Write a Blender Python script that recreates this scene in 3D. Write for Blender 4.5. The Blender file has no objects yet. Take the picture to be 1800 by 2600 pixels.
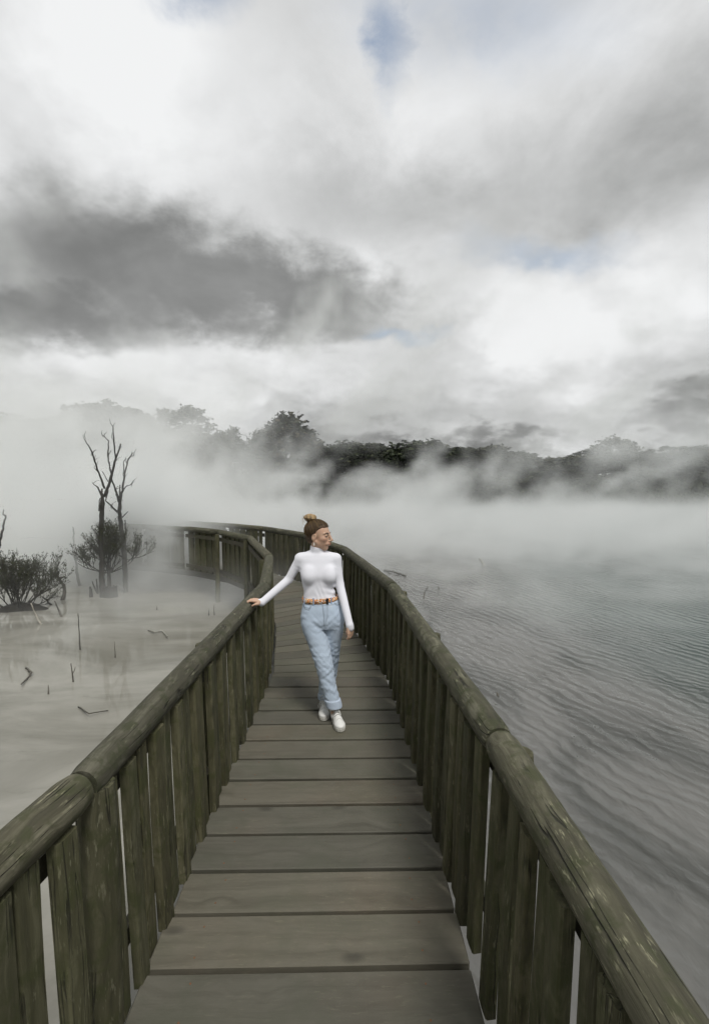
import bpy, bmesh, math, random
import numpy as np
from mathutils import Vector, Matrix

random.seed(7)
SC = bpy.context.scene
COL = SC.collection
R = math.radians

# ------------------------------------------------------------------ camera
FPX, CX, CY = 1220.0, 900.0, 1300.0          # focal length and centre in photograph pixels (1800 x 2600)
CAM = Vector((0.0, 0.0, 1.963))
YAW, PITCH = R(1.03), R(3.14)
cam_d = bpy.data.cameras.new('camera')
cam_d.sensor_fit = 'VERTICAL'; cam_d.sensor_height = 24.0
cam_d.lens = 24.0 * FPX / 2600.0
cam_d.clip_start = 0.05; cam_d.clip_end = 2000.0
cam = bpy.data.objects.new('camera', cam_d); COL.objects.link(cam)
cam.location = CAM
cam.rotation_euler = (R(90) - PITCH, 0, -YAW)
SC.camera = cam
_fwd = Vector((math.sin(YAW) * math.cos(PITCH), math.cos(YAW) * math.cos(PITCH), -math.sin(PITCH)))
_rgt = Vector((math.cos(YAW), -math.sin(YAW), 0))
_up = _rgt.cross(_fwd)

def ray(px, py):
    return _rgt * ((px - CX) / FPX) + _up * (-(py - CY) / FPX) + _fwd
def at_y(px, py, Y):
    d = ray(px, py); return CAM + d * (Y / d.y)
def at_z(px, py, z):
    d = ray(px, py); return CAM + d * ((z - CAM.z) / d.z)

# ------------------------------------------------------------------ node helper
class NT:
    def __init__(s, tree): s.t = tree; s.n = tree.nodes; s.l = tree.links
    def node(s, kind, **kw):
        n = s.n.new(kind)
        for k, v in kw.items(): setattr(n, k, v)
        return n
    def set(s, sock, v):
        if hasattr(v, 'bl_idname') or isinstance(v, bpy.types.NodeSocket): s.l.new(v, sock)
        elif isinstance(v, (tuple, list)) and sock.type == 'RGBA' and len(v) == 3: sock.default_value = (*v, 1)
        else: sock.default_value = v
    def m(s, op, a, b=0.0, c=0.0, clamp=False):
        n = s.node('ShaderNodeMath', operation=op); n.use_clamp = clamp
        s.set(n.inputs[0], a); s.set(n.inputs[1], b); s.set(n.inputs[2], c)
        return n.outputs[0]
    def vm(s, op, a, b=(0, 0, 0)):
        n = s.node('ShaderNodeVectorMath', operation=op)
        s.set(n.inputs[0], a)
        if op == 'SCALE': s.set(n.inputs['Scale'], b)
        else: s.set(n.inputs[1], b)
        return n.outputs[0]
    def xyz(s, v):
        n = s.node('ShaderNodeSeparateXYZ'); s.set(n.inputs[0], v); return n.outputs
    def vec(s, x, y, z):
        n = s.node('ShaderNodeCombineXYZ')
        s.set(n.inputs[0], x); s.set(n.inputs[1], y); s.set(n.inputs[2], z); return n.outputs[0]
    def noise(s, v, scale=1, detail=2, rough=0.5, dist=0.0, dims='3D', w=None):
        n = s.node('ShaderNodeTexNoise', noise_dimensions=dims)
        if v is not None: s.set(n.inputs['Vector'], v)
        if w is not None: s.set(n.inputs['W'], w)
        s.set(n.inputs['Scale'], scale); s.set(n.inputs['Detail'], detail)
        s.set(n.inputs['Roughness'], rough); s.set(n.inputs['Distortion'], dist)
        return n.outputs[0]
    def smooth(s, v, a, b, lo=0.0, hi=1.0):
        n = s.node('ShaderNodeMapRange', interpolation_type='SMOOTHSTEP')
        s.set(n.inputs['Value'], v); s.set(n.inputs['From Min'], a); s.set(n.inputs['From Max'], b)
        s.set(n.inputs['To Min'], lo); s.set(n.inputs['To Max'], hi)
        return n.outputs[0]
    def mix(s, f, a, b, kind='MIX'):
        n = s.node('ShaderNodeMix', data_type='RGBA', blend_type=kind)
        s.set(n.inputs[0], f); s.set(n.inputs[6], a); s.set(n.inputs[7], b)
        return n.outputs[2]
    def ramp(s, v, stops):
        n = s.node('ShaderNodeValToRGB'); s.set(n.inputs[0], v)
        e = n.color_ramp.elements
        while len(e) < len(stops): e.new(0.5)
        for i, (p, c) in enumerate(stops): e[i].position = p; e[i].color = (*c, 1)
        return n.outputs[0]

# ------------------------------------------------------------------ world: broken overcast sky
SUN_EL, SUN_AZ = 60.0, 155.0                       # degrees; azimuth from +Y towards +X
W = bpy.data.worlds.new('World'); SC.world = W; W.use_nodes = True
w = NT(W.node_tree); w.n.clear()
sky = w.node('ShaderNodeTexSky', sky_type='NISHITA'); sky.sun_disc = False
sky.sun_elevation = R(SUN_EL); sky.sun_rotation = R(SUN_AZ)
sky.dust_density = 2.0
D = w.node('ShaderNodeTexCoord').outputs['Generated']
dx, dy, dz = w.xyz(D)
az = w.m('ABSOLUTE', dz)
den = w.m('ADD', az, 0.42)
P = w.vec(w.m('DIVIDE', dx, den), w.m('DIVIDE', dy, den), 0.37)
n_big = w.noise(P, 1.5, 5, 0.5, 0.25)
n_mid = w.noise(w.vm('ADD', P, (7.3, 2.1, 4.0)), 3.6, 8, 0.56, 0.3)
n_fine = w.noise(w.vm('ADD', P, (1.3, 9.1, 2.0)), 9.0, 6, 0.6, 0.2)
# sky chart towards the lake: u to the right, v up (tangents of the angles)
yy = w.m('MAXIMUM', dy, 0.12)
wob = w.m('SUBTRACT', n_mid, 0.5); wob2 = w.m('SUBTRACT', n_fine, 0.5)
wob3 = w.m('SUBTRACT', n_big, 0.5)
U = w.m('ADD', w.m('DIVIDE', dx, yy), w.m('ADD', w.m('MULTIPLY', wob, 0.26), w.m('MULTIPLY', wob2, 0.14)))
V = w.m('ADD', w.m('DIVIDE', dz, yy), w.m('ADD', w.m('MULTIPLY', wob3, 0.16), w.m('ADD', w.m('MULTIPLY', wob2, 0.12), w.m('MULTIPLY', w.m('SUBTRACT', w.noise(w.vm('ADD', P, (3.0, 5.0, 8.0)), 4.2, 5, 0.6), 0.5), 0.18))))
ahead = w.smooth(dy, 0.1, 0.3)
def blob(u, v, su, sv, rot=0.0, inner=0.35, outer=1.25):
    c, s_ = math.cos(R(rot)), math.sin(R(rot))
    a = w.m('SUBTRACT', U, u); b = w.m('SUBTRACT', V, v)
    p = w.m('DIVIDE', w.m('ADD', w.m('MULTIPLY', a, c), w.m('MULTIPLY', b, s_)), su)
    q = w.m('DIVIDE', w.m('SUBTRACT', w.m('MULTIPLY', b, c), w.m('MULTIPLY', a, s_)), sv)
    r = w.m('SQRT', w.m('ADD', w.m('MULTIPLY', p, p), w.m('MULTIPLY', q, q)))
    return w.m('MULTIPLY', w.smooth(r, inner, outer, 1.0, 0.0), ahead)
def amax(*a):
    o = a[0]
    for b in a[1:]: o = w.m('MAXIMUM', o, b)
    return o
# brightness of the cloud deck: broad noise, then the clouds that stand in this sky
lum = w.m('ADD', w.smooth(n_big, 0.32, 0.68, 0.42, 0.74), w.m('MULTIPLY', wob, 0.50))
lum = w.m('ADD', lum, w.m('MULTIPLY', wob2, 0.24))
bright = amax(blob(-0.76, 0.74, 0.26, 0.15, -10, 0.2, 1.4), blob(0.42, 0.37, 0.52, 0.17, 4, 0.2, 1.3), blob(-0.55, 0.90, 0.40, 0.34, -25, 0.2, 1.3), blob(-0.25, 0.24, 0.75, 0.09, 0, 0.2, 1.3))
lum = w.m('ADD', lum, w.m('MULTIPLY', bright, 0.26))
veil = amax(blob(0.62, 0.70, 0.60, 0.20, 22, 0.1, 1.4), blob(0.15, 0.60, 0.34, 0.14, 0, 0.1, 1.4), 0.0)
lum = w.m('SUBTRACT', lum, w.m('MULTIPLY', veil, 0.24))
dark = amax(blob(-0.48, 0.45, 0.38, 0.165, -4, 0.3, 1.2), blob(-0.09, 0.39, 0.32, 0.115, -10, 0.3, 1.15), blob(-0.28, 0.41, 0.36, 0.12, -4, 0.3, 1.2), blob(-0.64, 0.345, 0.38, 0.09, 2, 0.25, 1.25))
lum = w.m('ADD', w.m('MULTIPLY', lum, w.m('SUBTRACT', 1.0, dark)), w.m('MULTIPLY', dark, w.m('ADD', 0.255, w.m('ADD', w.m('MULTIPLY', wob, 0.22), w.m('MULTIPLY', wob2, 0.10)))))
low = amax(blob(0.72, 0.155, 0.34, 0.045, 3, 0.1, 1.3), blob(0.30, 0.075, 0.6, 0.035, 0, 0.1, 1.3))
lum = w.m('SUBTRACT', lum, w.m('MULTIPLY', low, 0.26))
lum = w.m('MINIMUM', w.m('MAXIMUM', lum, 0.12), 0.90)
tint = w.mix(w.smooth(lum, 0.15, 0.85), (0.985, 1.0, 0.985), (0.985, 0.995, 1.0))
cl = w.node('ShaderNodeVectorMath', operation='SCALE'); w.set(cl.inputs[0], tint); w.set(cl.inputs['Scale'], w.m('MULTIPLY', lum, 6.6))
cloud = cl.outputs[0]
# where the blue shows: thin spots of the deck
gap = amax(w.m('MULTIPLY', blob(0.095, 0.90, 0.048, 0.085, 8, 0.0, 1.6), 0.85), w.m('MULTIPLY', blob(-0.31, 1.0, 0.06, 0.05, 0, 0.0, 1.8), 0.7),
           w.m('MULTIPLY', blob(0.42, 0.49, 0.14, 0.035, 0, 0.0, 1.8), 0.5), w.m('MULTIPLY', blob(0.12, 0.305, 0.06, 0.02, 0, 0.0, 1.8), 0.55),
           w.m('MULTIPLY', blob(0.28, 0.95, 0.28, 0.10, 0, 0.0, 1.6), 0.45))
gap = w.m('MAXIMUM', gap, w.smooth(n_mid, 0.72, 0.86, 0.0, 0.6))
gap = w.m('MULTIPLY', gap, w.smooth(n_fine, 0.25, 0.6, 0.55, 1.0))
skyc = w.mix(w.m('MULTIPLY', gap, 0.85), cloud, w.mix(1.0, sky.outputs[0], (0.88, 1.0, 1.0), 'MULTIPLY'))
bg = w.node('ShaderNodeBackground'); w.set(bg.inputs['Color'], skyc); bg.inputs['Strength'].default_value = 0.1
wo = w.node('ShaderNodeOutputWorld'); w.l.new(bg.outputs[0], wo.inputs['Surface'])
W.cycles.sampling_method = 'MANUAL'; W.cycles.sample_map_resolution = 512

# ------------------------------------------------------------------ sun behind the cloud
sun_d = bpy.data.lights.new('sun', 'SUN'); sun_d.energy = 1.5; sun_d.angle = R(16); sun_d.color = (1.0, 0.97, 0.92)
sun = bpy.data.objects.new('sun', sun_d); COL.objects.link(sun)
_sd = Vector((math.sin(R(SUN_AZ)) * math.cos(R(SUN_EL)), math.cos(R(SUN_AZ)) * math.cos(R(SUN_EL)), math.sin(R(SUN_EL))))
sun.rotation_euler = _sd.to_track_quat('Z', 'Y').to_euler(); sun.location = _sd * 60

# ------------------------------------------------------------------ exposure and render settings
vs = SC.view_settings
vs.view_transform = 'Standard'; vs.look = 'None'; vs.exposure = 0.6; vs.gamma = 1.0; vs.use_curve_mapping = False
SC.render.engine = 'CYCLES'
cy = SC.cycles
cy.use_denoising = True
cy.use_adaptive_sampling = True; cy.adaptive_threshold = 0.03
cy.max_bounces = 8; cy.diffuse_bounces = 2; cy.glossy_bounces = 2; cy.transmission_bounces = 2
cy.volume_bounces = 4; cy.transparent_max_bounces = 8
cy.volume_step_rate = 3.0; cy.volume_max_steps = 256
cy.caustics_reflective = False; cy.caustics_refractive = False

# ------------------------------------------------------------------ object helpers
def tag(o, label=None, cat=None, group=None, kind=None):
    if label: o['label'] = label
    if cat: o['category'] = cat
    if group: o['group'] = group
    if kind: o['kind'] = kind
    return o
def link(name, me, mat=None, parent=None, loc=None, smooth=False):
    if mat is not None and not me.materials: me.materials.append(mat)
    o = bpy.data.objects.new(name, me); COL.objects.link(o)
    if parent is not None: o.parent = parent
    if loc is not None: o.location = loc
    if smooth:
        me.polygons.foreach_set('use_smooth', [True] * len(me.polygons))
    return o
def pydata(name, v, f):
    me = bpy.data.meshes.new(name); me.from_pydata([tuple(map(float, p)) for p in v], [], [tuple(map(int, q)) for q in f]); me.update(); return me
def empty(name, loc=(0, 0, 0)):
    o = bpy.data.objects.new(name, None); COL.objects.link(o); o.location = loc; o.empty_display_size = 0.2; return o
class MB:
    """collects vertices and faces for one mesh"""
    def __init__(s): s.v = []; s.f = []
    def add(s, v, f):
        b = len(s.v); s.v += [tuple(p) for p in v]; s.f += [tuple(i + b for i in q) for q in f]
    def tube(s, pts, rad, k=6, caps=True):
        pts = [Vector(p) for p in pts]; n = len(pts); b = len(s.v)
        ref = Vector((0.31, 0.17, 0.93))
        for i, p in enumerate(pts):
            t = (pts[min(i + 1, n - 1)] - pts[max(i - 1, 0)]).normalized()
            a = t.cross(ref)
            if a.length < 1e-3: a = t.cross(Vector((1, 0, 0)))
            a.normalize(); c = t.cross(a); r = rad[i]
            for j in range(k):
                q = 2 * math.pi * j / k; s.v.append(tuple(p + a * (r * math.cos(q)) + c * (r * math.sin(q))))
        for i in range(n - 1):
            for j in range(k):
                j2 = (j + 1) % k
                s.f.append((b + i * k + j, b + i * k + j2, b + (i + 1) * k + j2, b + (i + 1) * k + j))
        if caps:
            s.f.append(tuple(b + j for j in range(k))[::-1]); s.f.append(tuple(b + (n - 1) * k + j for j in range(k)))
    def build(s, name, mat, parent=None, smooth=False):
        return link(name, pydata(name, s.v, s.f), mat, parent, smooth=smooth)
def new_mat(name):
    m = bpy.data.materials.new(name); m.use_nodes = True
    t = NT(m.node_tree); t.n.clear()
    b = t.node('ShaderNodeBsdfPrincipled'); o = t.node('ShaderNodeOutputMaterial'); t.l.new(b.outputs[0], o.inputs['Surface'])
    return m, t, b
def bump(t, b, h, strength, dist):
    n = t.node('ShaderNodeBump'); n.inputs['Strength'].default_value = strength; n.inputs['Distance'].default_value = dist
    t.set(n.inputs['Height'], h); t.l.new(n.outputs[0], b.inputs['Normal']); return n
def flat_mat(name, c, rough=0.6, var=0.15, scale=40):
    m, t, b = new_mat(name)
    co = t.node('ShaderNodeTexCoord').outputs['Object']
    n = t.noise(co, scale, 4, 0.6)
    t.set(b.inputs['Base Color'], t.mix(n, tuple(x * (1 - var) for x in c), tuple(min(1, x * (1 + var)) for x in c)))
    b.inputs['Roughness'].default_value = rough
    return m

# ------------------------------------------------------------------ materials: weathered timber
def wood(name, axis, dark, mid, light, moss, moss_amt, grain=1.0, patch=1.0, rough=0.75, bump_s=0.6, red=0.0, fleck=0.0, crack=0.0):
    m, t, b = new_mat(name)
    co = t.node('ShaderNodeTexCoord').outputs['Object']
    rnd = t.node('ShaderNodeObjectInfo').outputs['Random']
    off = t.vec(t.m('MULTIPLY', rnd, 37.0), t.m('MULTIPLY', rnd, 91.0), t.m('MULTIPLY', rnd, 53.0))
    p = t.vm('ADD', co, off)
    st = [9.0, 9.0, 9.0]; st[axis] = 0.45
    ps = t.vm('MULTIPLY', p, tuple(st))
    wv = t.noise(t.vm('MULTIPLY', p, (3, 3, 3)), 1, 2)
    g1 = t.noise(t.vm('ADD', ps, t.vm('SCALE', t.vec(wv, wv, wv), 1.2)), 2.2 * grain, 6, 0.62, 0.35)
    g2 = t.noise(ps, 9.0 * grain, 3, 0.6)
    pt = t.noise(p, 7.0 * patch, 6, 0.62, 0.4)
    pt2 = t.noise(t.vm('ADD', p, (3.1, 5.2, 8.8)), 2.2 * patch, 4, 0.6)
    c = t.ramp(g1, [(0.25, dark), (0.5, mid), (0.78, light)])
    c = t.mix(t.smooth(g2, 0.55, 0.75, 0.0, 0.45), c, dark)
    c = t.mix(t.m('MULTIPLY', t.smooth(pt, 0.45, 0.66), moss_amt), c, moss)
    if red: c = t.mix(t.smooth(pt2, 0.5, 0.75, 0.0, red), c, (0.22, 0.125, 0.085))
    if fleck:
        sp = [80.0] * 3; sp[axis] = 16.0
        fl = t.noise(t.vm('MULTIPLY', p, tuple(sp)), 1.0, 3, 0.7)
        fl = t.m('MULTIPLY', t.smooth(fl, 0.56, 0.70), t.smooth(pt2, 0.42, 0.62))
        c = t.mix(t.m('MULTIPLY', fl, fleck), c, (0.34, 0.33, 0.23))
    tone = t.ramp(t.m('FRACT', t.m('MULTIPLY', rnd, 7.31)), [(0.0, (0.80, 0.80, 0.80)), (0.35, (0.94, 0.95, 0.90)), (0.6, (1.05, 1.02, 0.97)), (0.8, (0.92, 0.90, 0.86)), (1.0, (1.14, 1.12, 1.08))])
    c = t.mix(1.0, c, tone, 'MULTIPLY')
    ck = None
    if crack:
        sp = [34.0] * 3; sp[axis] = 0.35
        cn = t.noise(t.vm('ADD', t.vm('MULTIPLY', p, tuple(sp)), t.vm('SCALE', t.vec(wv, wv, wv), 1.0)), 1.0, 1, 0.4)
        ck = t.m('MULTIPLY', t.smooth(t.m('ABSOLUTE', t.m('SUBTRACT', cn, 0.52)), 0.004, 0.026, 1.0, 0.0), t.smooth(t.m('ADD', pt2, t.m('MULTIPLY', cn, 0.0)), 0.46, 0.60))
        c = t.mix(t.m('MULTIPLY', ck, crack), c, (0.010, 0.009, 0.007))
    # knots
    kn = t.node('ShaderNodeTexVoronoi'); ks = [3.2, 3.2, 3.2]; ks[axis] = 1.5
    t.set(kn.inputs['Vector'], t.vm('MULTIPLY', p, tuple(ks))); kn.inputs['Scale'].default_value = 1.0
    k = t.smooth(kn.outputs['Distance'], 0.03, 0.11, 0.55, 0.0)
    c = t.mix(k, c, tuple(x * 0.45 for x in dark))
    t.set(b.inputs['Base Color'], c)
    t.set(b.inputs['Roughness'], t.smooth(g1, 0.2, 0.8, rough - 0.12, rough + 0.1))
    b.inputs['Specular IOR Level'].default_value = 0.35
    h = t.m('ADD', t.m('MULTIPLY', g1, 0.6), t.m('ADD', t.m('MULTIPLY', g2, 0.3), t.m('MULTIPLY', pt, 0.35)))
    if ck is not None: h = t.m('SUBTRACT', h, t.m('MULTIPLY', ck, 0.9))
    bump(t, b, h, bump_s, 0.009)
    return m
M_rail = wood('weathered_log', 2, (0.028, 0.026, 0.017), (0.084, 0.080, 0.055), (0.205, 0.198, 0.150), (0.052, 0.057, 0.028), 0.85, 1.0, 2.2, 0.85, 1.0, fleck=0.8, crack=0.8)
M_bal = wood('mossy_paling', 2, (0.030, 0.029, 0.016), (0.080, 0.077, 0.043), (0.165, 0.158, 0.10), (0.056, 0.062, 0.024), 0.8, 1.0, 1.5, 0.85, 0.9, fleck=0.4, crack=0.6)
M_plank = wood('deck_timber', 0, (0.084, 0.079, 0.062), (0.124, 0.118, 0.095), (0.155, 0.148, 0.122), (0.100, 0.102, 0.076), 0.6, 0.7, 0.5, 0.7, 0.4, red=0.12, fleck=0.14)
M_frame = wood('dark_substructure', 1, (0.03, 0.028, 0.02), (0.06, 0.055, 0.04), (0.09, 0.085, 0.06), (0.04, 0.05, 0.02), 0.5)
M_nail = flat_mat('galvanised_nail', (0.42, 0.42, 0.40), 0.45)
M_bolt = flat_mat('rusty_bolt', (0.16, 0.08, 0.04), 0.7)
M_dead = wood('dead_wood', 2, (0.010, 0.009, 0.008), (0.022, 0.020, 0.017), (0.045, 0.042, 0.036), (0.02, 0.022, 0.014), 0.4)
M_drift = wood('pale_driftwood', 2, (0.16, 0.15, 0.13), (0.30, 0.29, 0.26), (0.42, 0.41, 0.38), (0.2, 0.2, 0.16), 0.3)
M_stick = wood('soaked_stick', 2, (0.05, 0.047, 0.040), (0.095, 0.09, 0.078), (0.15, 0.142, 0.12), (0.05, 0.05, 0.04), 0.4)

# ------------------------------------------------------------------ water: silty pool on one side, rippled lake on the other
ZW = -0.55
def water_mat():
    m, t, b = new_mat('thermal_water')
    co = t.node('ShaderNodeTexCoord').outputs['Object']
    x, y, z = t.xyz(co)
    edge = t.m('ADD', x, t.m('MULTIPLY', y, 0.22))                       # the walk bends to the left
    lake = t.smooth(t.m('ADD', edge, t.m('MULTIPLY', t.m('SUBTRACT', t.noise(co, 0.25, 3), 0.5), 2.0)), -0.6, 0.9)
    n_l = t.noise(co, 0.33, 4, 0.55, 0.5)
    deep = t.m('MULTIPLY', lake, t.smooth(t.m('ADD', t.m('ADD', x, t.m('MULTIPLY', y, -0.05)), t.m('MULTIPLY', t.m('SUBTRACT', n_l, 0.5), 3.5)), 2.2, 6.0))
    silt = t.mix(t.smooth(t.noise(t.vm('MULTIPLY', co, (0.6, 1.4, 1.0)), 0.7, 6, 0.62, 0.8), 0.3, 0.7), (0.185, 0.180, 0.152), (0.315, 0.308, 0.272))
    scum = t.noise(t.vm('MULTIPLY', co, (1.0, 3.2, 1.0)), 1.6, 7, 0.68, 1.2)
    silt = t.mix(t.smooth(scum, 0.56, 0.72, 0.0, 0.35), silt, (0.13, 0.125, 0.10))
    n_s = t.noise(t.vm('MULTIPLY', co, (1.0, 0.45, 1.0)), 1.1, 5, 0.6, 0.5)
    shal = t.mix(t.smooth(n_s, 0.4, 0.68), (0.15, 0.149, 0.141), (0.075, 0.077, 0.071))
    c = t.mix(lake, silt, shal)
    c = t.mix(deep, c, (0.026, 0.050, 0.043))
    t.set(b.inputs['Base Color'], c)
    t.set(b.inputs['Roughness'], t.smooth(lake, 0, 1, 0.03, 0.05))
    b.inputs['IOR'].default_value = 1.33
    # wind ripples: long crests about 0.18 m apart running out from the walk, with a finer crossing train
    w1 = t.m('SUBTRACT', t.noise(co, 0.55, 4, 0.55, 0.3), 0.5); w2 = t.m('SUBTRACT', t.noise(t.vm('ADD', co, (9, 4, 1)), 1.1, 4, 0.55, 0.3), 0.5)
    w3 = t.m('SUBTRACT', t.noise(t.vm('ADD', co, (3, 8, 6)), 3.0, 3, 0.6, 0.3), 0.5)
    def train(deg, wl, wn, amt):
        a = R(deg); ac = t.m('ADD', t.m('MULTIPLY', x, math.sin(a)), t.m('MULTIPLY', y, math.cos(a)))
        ph = t.m('ADD', t.m('MULTIPLY', ac, 2 * math.pi / wl), t.m('ADD', t.m('MULTIPLY', wn, amt), t.m('MULTIPLY', w3, 7.0)))
        sn = t.m('SINE', ph)
        return t.m('SUBTRACT', 1.0, t.m('MULTIPLY', t.m('POWER', t.m('MULTIPLY', t.m('SUBTRACT', 1.0, sn), 0.5), 0.75), 2.0))     # peaked crests, flat troughs
    a1 = t.smooth(t.noise(t.vm('ADD', co, (2, 7, 3)), 1.5, 4, 0.6), 0.40, 0.62, 0.10, 1.0)
    a2 = t.smooth(t.noise(t.vm('ADD', co, (6, 1, 5)), 1.2, 3, 0.6), 0.36, 0.66, 0.0, 1.0)
    r2 = t.noise(t.vec(t.m('MULTIPLY', y, 3.6), t.m('MULTIPLY', x, 10.0), 3.0), 1.0, 4, 0.62, 0.4)
    h = t.m('ADD', t.m('MULTIPLY', t.m('MULTIPLY', train(71, 0.19, w1, 26.0), a1), 0.55), t.m('MULTIPLY', t.m('MULTIPLY', train(54, 0.135, w2, 16.0), a2), 0.26))
    h = t.m('ADD', h, t.m('MULTIPLY', r2, 0.62))
    amp = t.m('MULTIPLY', lake, t.smooth(t.m('ADD', x, t.m('MULTIPLY', t.m('SUBTRACT', n_l, 0.5), 3.0)), 0.3, 4.0, 0.35, 1.0))
    hp = t.noise(t.vm('MULTIPLY', co, (1.0, 2.2, 1.0)), 1.3, 3, 0.5, 0.4)
    h = t.m('ADD', t.m('MULTIPLY', h, amp), t.m('MULTIPLY', t.m('MULTIPLY', hp, t.m('SUBTRACT', 1.0, lake)), 0.05))
    bump(t, b, h, 1.0, 0.027)
    return m
M_water = water_mat()
# the sheet reaches past the far shore; finer near the walk
xs = [-600, -200, -80, -30, -12, 0, 12, 30, 80, 200, 600]; ys = [-60, -20, 0, 20, 40, 80, 160, 320, 900]
vv = [(a, c, 0) for c in ys for a in xs]
ff = [(j * len(xs) + i, j * len(xs) + i + 1, (j + 1) * len(xs) + i + 1, (j + 1) * len(xs) + i) for j in range(len(ys) - 1) for i in range(len(xs) - 1)]
water = link('water', pydata('water', vv, ff), M_water, loc=(0, 0, ZW)); tag(water, kind='structure')

# ------------------------------------------------------------------ boardwalk deck
RZ = 0.95                                     # height of the handrail's centre above the deck
LR = [(-1.17, -0.6), (-0.892, 1.573), (-0.808, 4.766), (-1.075, 6.745), (-1.83, 9.20), (-2.75, 10.50), (-3.75, 11.30), (-5.0, 11.95), (-6.4, 12.4)]
RR = [(0.62, -0.6), (0.606, 1.832), (0.467, 4.706), (-0.023, 7.554), (-0.82, 9.73), (-1.90, 11.25), (-3.00, 12.25), (-4.4, 13.1), (-6.0, 13.7)]
def lerp2(a, b, s): return (a[0] + (b[0] - a[0]) * s, a[1] + (b[1] - a[1]) * s)
deck_l = [(-0.812, -0.673), (-0.806, 3.623), (-0.765, 4.86), (-0.762, 4.96), (-0.995, 6.79), (-1.75, 9.26), (-2.70, 10.57), (-3.71, 11.38), (-4.97, 12.03), (-6.38, 12.48)]
deck_r = [(0.522, -0.673), (0.508, 3.623), (0.415, 4.84), (0.41, 5.04), (-0.10, 7.48), (-0.89, 9.66), (-1.95, 11.18), (-3.05, 12.18), (-4.44, 13.03), (-6.02, 13.62)]
boardwalk = empty('boardwalk', (-0.15, 3.0, 0.0))
tag(boardwalk, 'grey plank boardwalk curving away between log railings into the steam', 'boardwalk')
def plank_mesh(corners, th):
    """one board from its four top corners, edges eased; local x runs along the board"""
    c = sum((Vector((*q, 0)) for q in corners), Vector()) / 4
    d = Vector((*corners[1], 0)) - Vector((*corners[0], 0)); a = math.atan2(d.y, d.x)
    rot = Matrix.Rotation(-a, 3, 'Z')
    bm = bmesh.new()
    top = [bm.verts.new(rot @ (Vector((*q, 0)) - c)) for q in corners]
    bot = [bm.verts.new(v.co + Vector((0, 0, -th))) for v in top]
    bm.faces.new(top); bm.faces.new(bot[::-1])
    for i in range(4):
        j = (i + 1) % 4; bm.faces.new((top[j], top[i], bot[i], bot[j]))
    bmesh.ops.recalc_face_normals(bm, faces=bm.faces[:])
    bmesh.ops.bevel(bm, geom=[e for e in bm.edges], offset=0.005, segments=1, affect='EDGES')
    me = bpy.data.meshes.new('plank'); bm.to_mesh(me); bm.free()
    return me, c, a
cnt = 0; nail_spots = []
for k in range(len(deck_l) - 1):
    l0, l1, r0, r1 = deck_l[k], deck_l[k + 1], deck_r[k], deck_r[k + 1]
    length = 0.5 * (math.hypot(l1[0] - l0[0], l1[1] - l0[1]) + math.hypot(r1[0] - r0[0], r1[1] - r0[1]))
    n = max(1, round(length / 0.2515))
    for i in range(n):
        g = 0.0125 / length * (0.75 + 0.5 * random.random()) * (0.55 if k == 2 else 1.0)
        s0, s1 = i / n + g, (i + 1) / n - g
        j = [random.uniform(-0.012, 0.012) for _ in range(2)]
        jl = [random.uniform(-0.0022, 0.0022) / length for _ in range(4)]
        a = lerp2(l0, l1, s0 + jl[0]); b_ = lerp2(r0, r1, s0 + jl[1]); c = lerp2(r0, r1, s1 + jl[2]); d = lerp2(l0, l1, s1 + jl[3])
        ex = (b_[0] - a[0], b_[1] - a[1]); el = math.hypot(*ex); ex = (ex[0] / el, ex[1] / el)
        q = [(a[0] + ex[0] * j[0], a[1] + ex[1] * j[0]), (b_[0] + ex[0] * j[1], b_[1] + ex[1] * j[1]), (c[0] + ex[0] * j[1], c[1] + ex[1] * j[1]), (d[0] + ex[0] * j[0], d[1] + ex[1] * j[0])]
        me, cc, an = plank_mesh(q, 0.046)
        o = link('plank', me, M_plank, boardwalk)
        o.location = cc + Vector((0, 0, random.uniform(-0.003, 0.003))) - boardwalk.location
        o.rotation_euler = (random.uniform(-0.006, 0.006), random.uniform(-0.002, 0.002), an)
        if k < 2:                                                   # nail heads near the board's ends
            half = math.hypot(q[1][0] - q[0][0], q[1][1] - q[0][1]) / 2
            for sx in (-1, 1):
                for sy in (-0.07, 0.07):
                    MM = Matrix.Translation((sx * (half - 0.19) + random.uniform(-0.012, 0.012), sy + random.uniform(-0.01, 0.01), 0.0002)); nail_spots.append((o, MM))
        cnt += 1
# bearers under the boards
for s in (0.14, 0.86):
    pts = [lerp2(a, b_, s) for a, b_ in zip(deck_l, deck_r)]
    mb = MB()
    for p, q in zip(pts[:-1], pts[1:]):
        d = Vector((q[0] - p[0], q[1] - p[1], 0)); 
        if d.length < 0.2: continue
        nrm = Vector((-d.y, d.x, 0)).normalized() * 0.03
        v = []
        for e in (p, q):
            for sg in (1, -1):
                for zz in (-0.056, -0.20): v.append(Vector((*e, zz)) + nrm * sg - boardwalk.location)
        mb.add(v, [(0, 1, 3, 2), (4, 6, 7, 5), (0, 4, 5, 1), (2, 3, 7, 6), (0, 2, 6, 4), (1, 5, 7, 3)])
    mb.build('bearer', M_frame, boardwalk)

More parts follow.
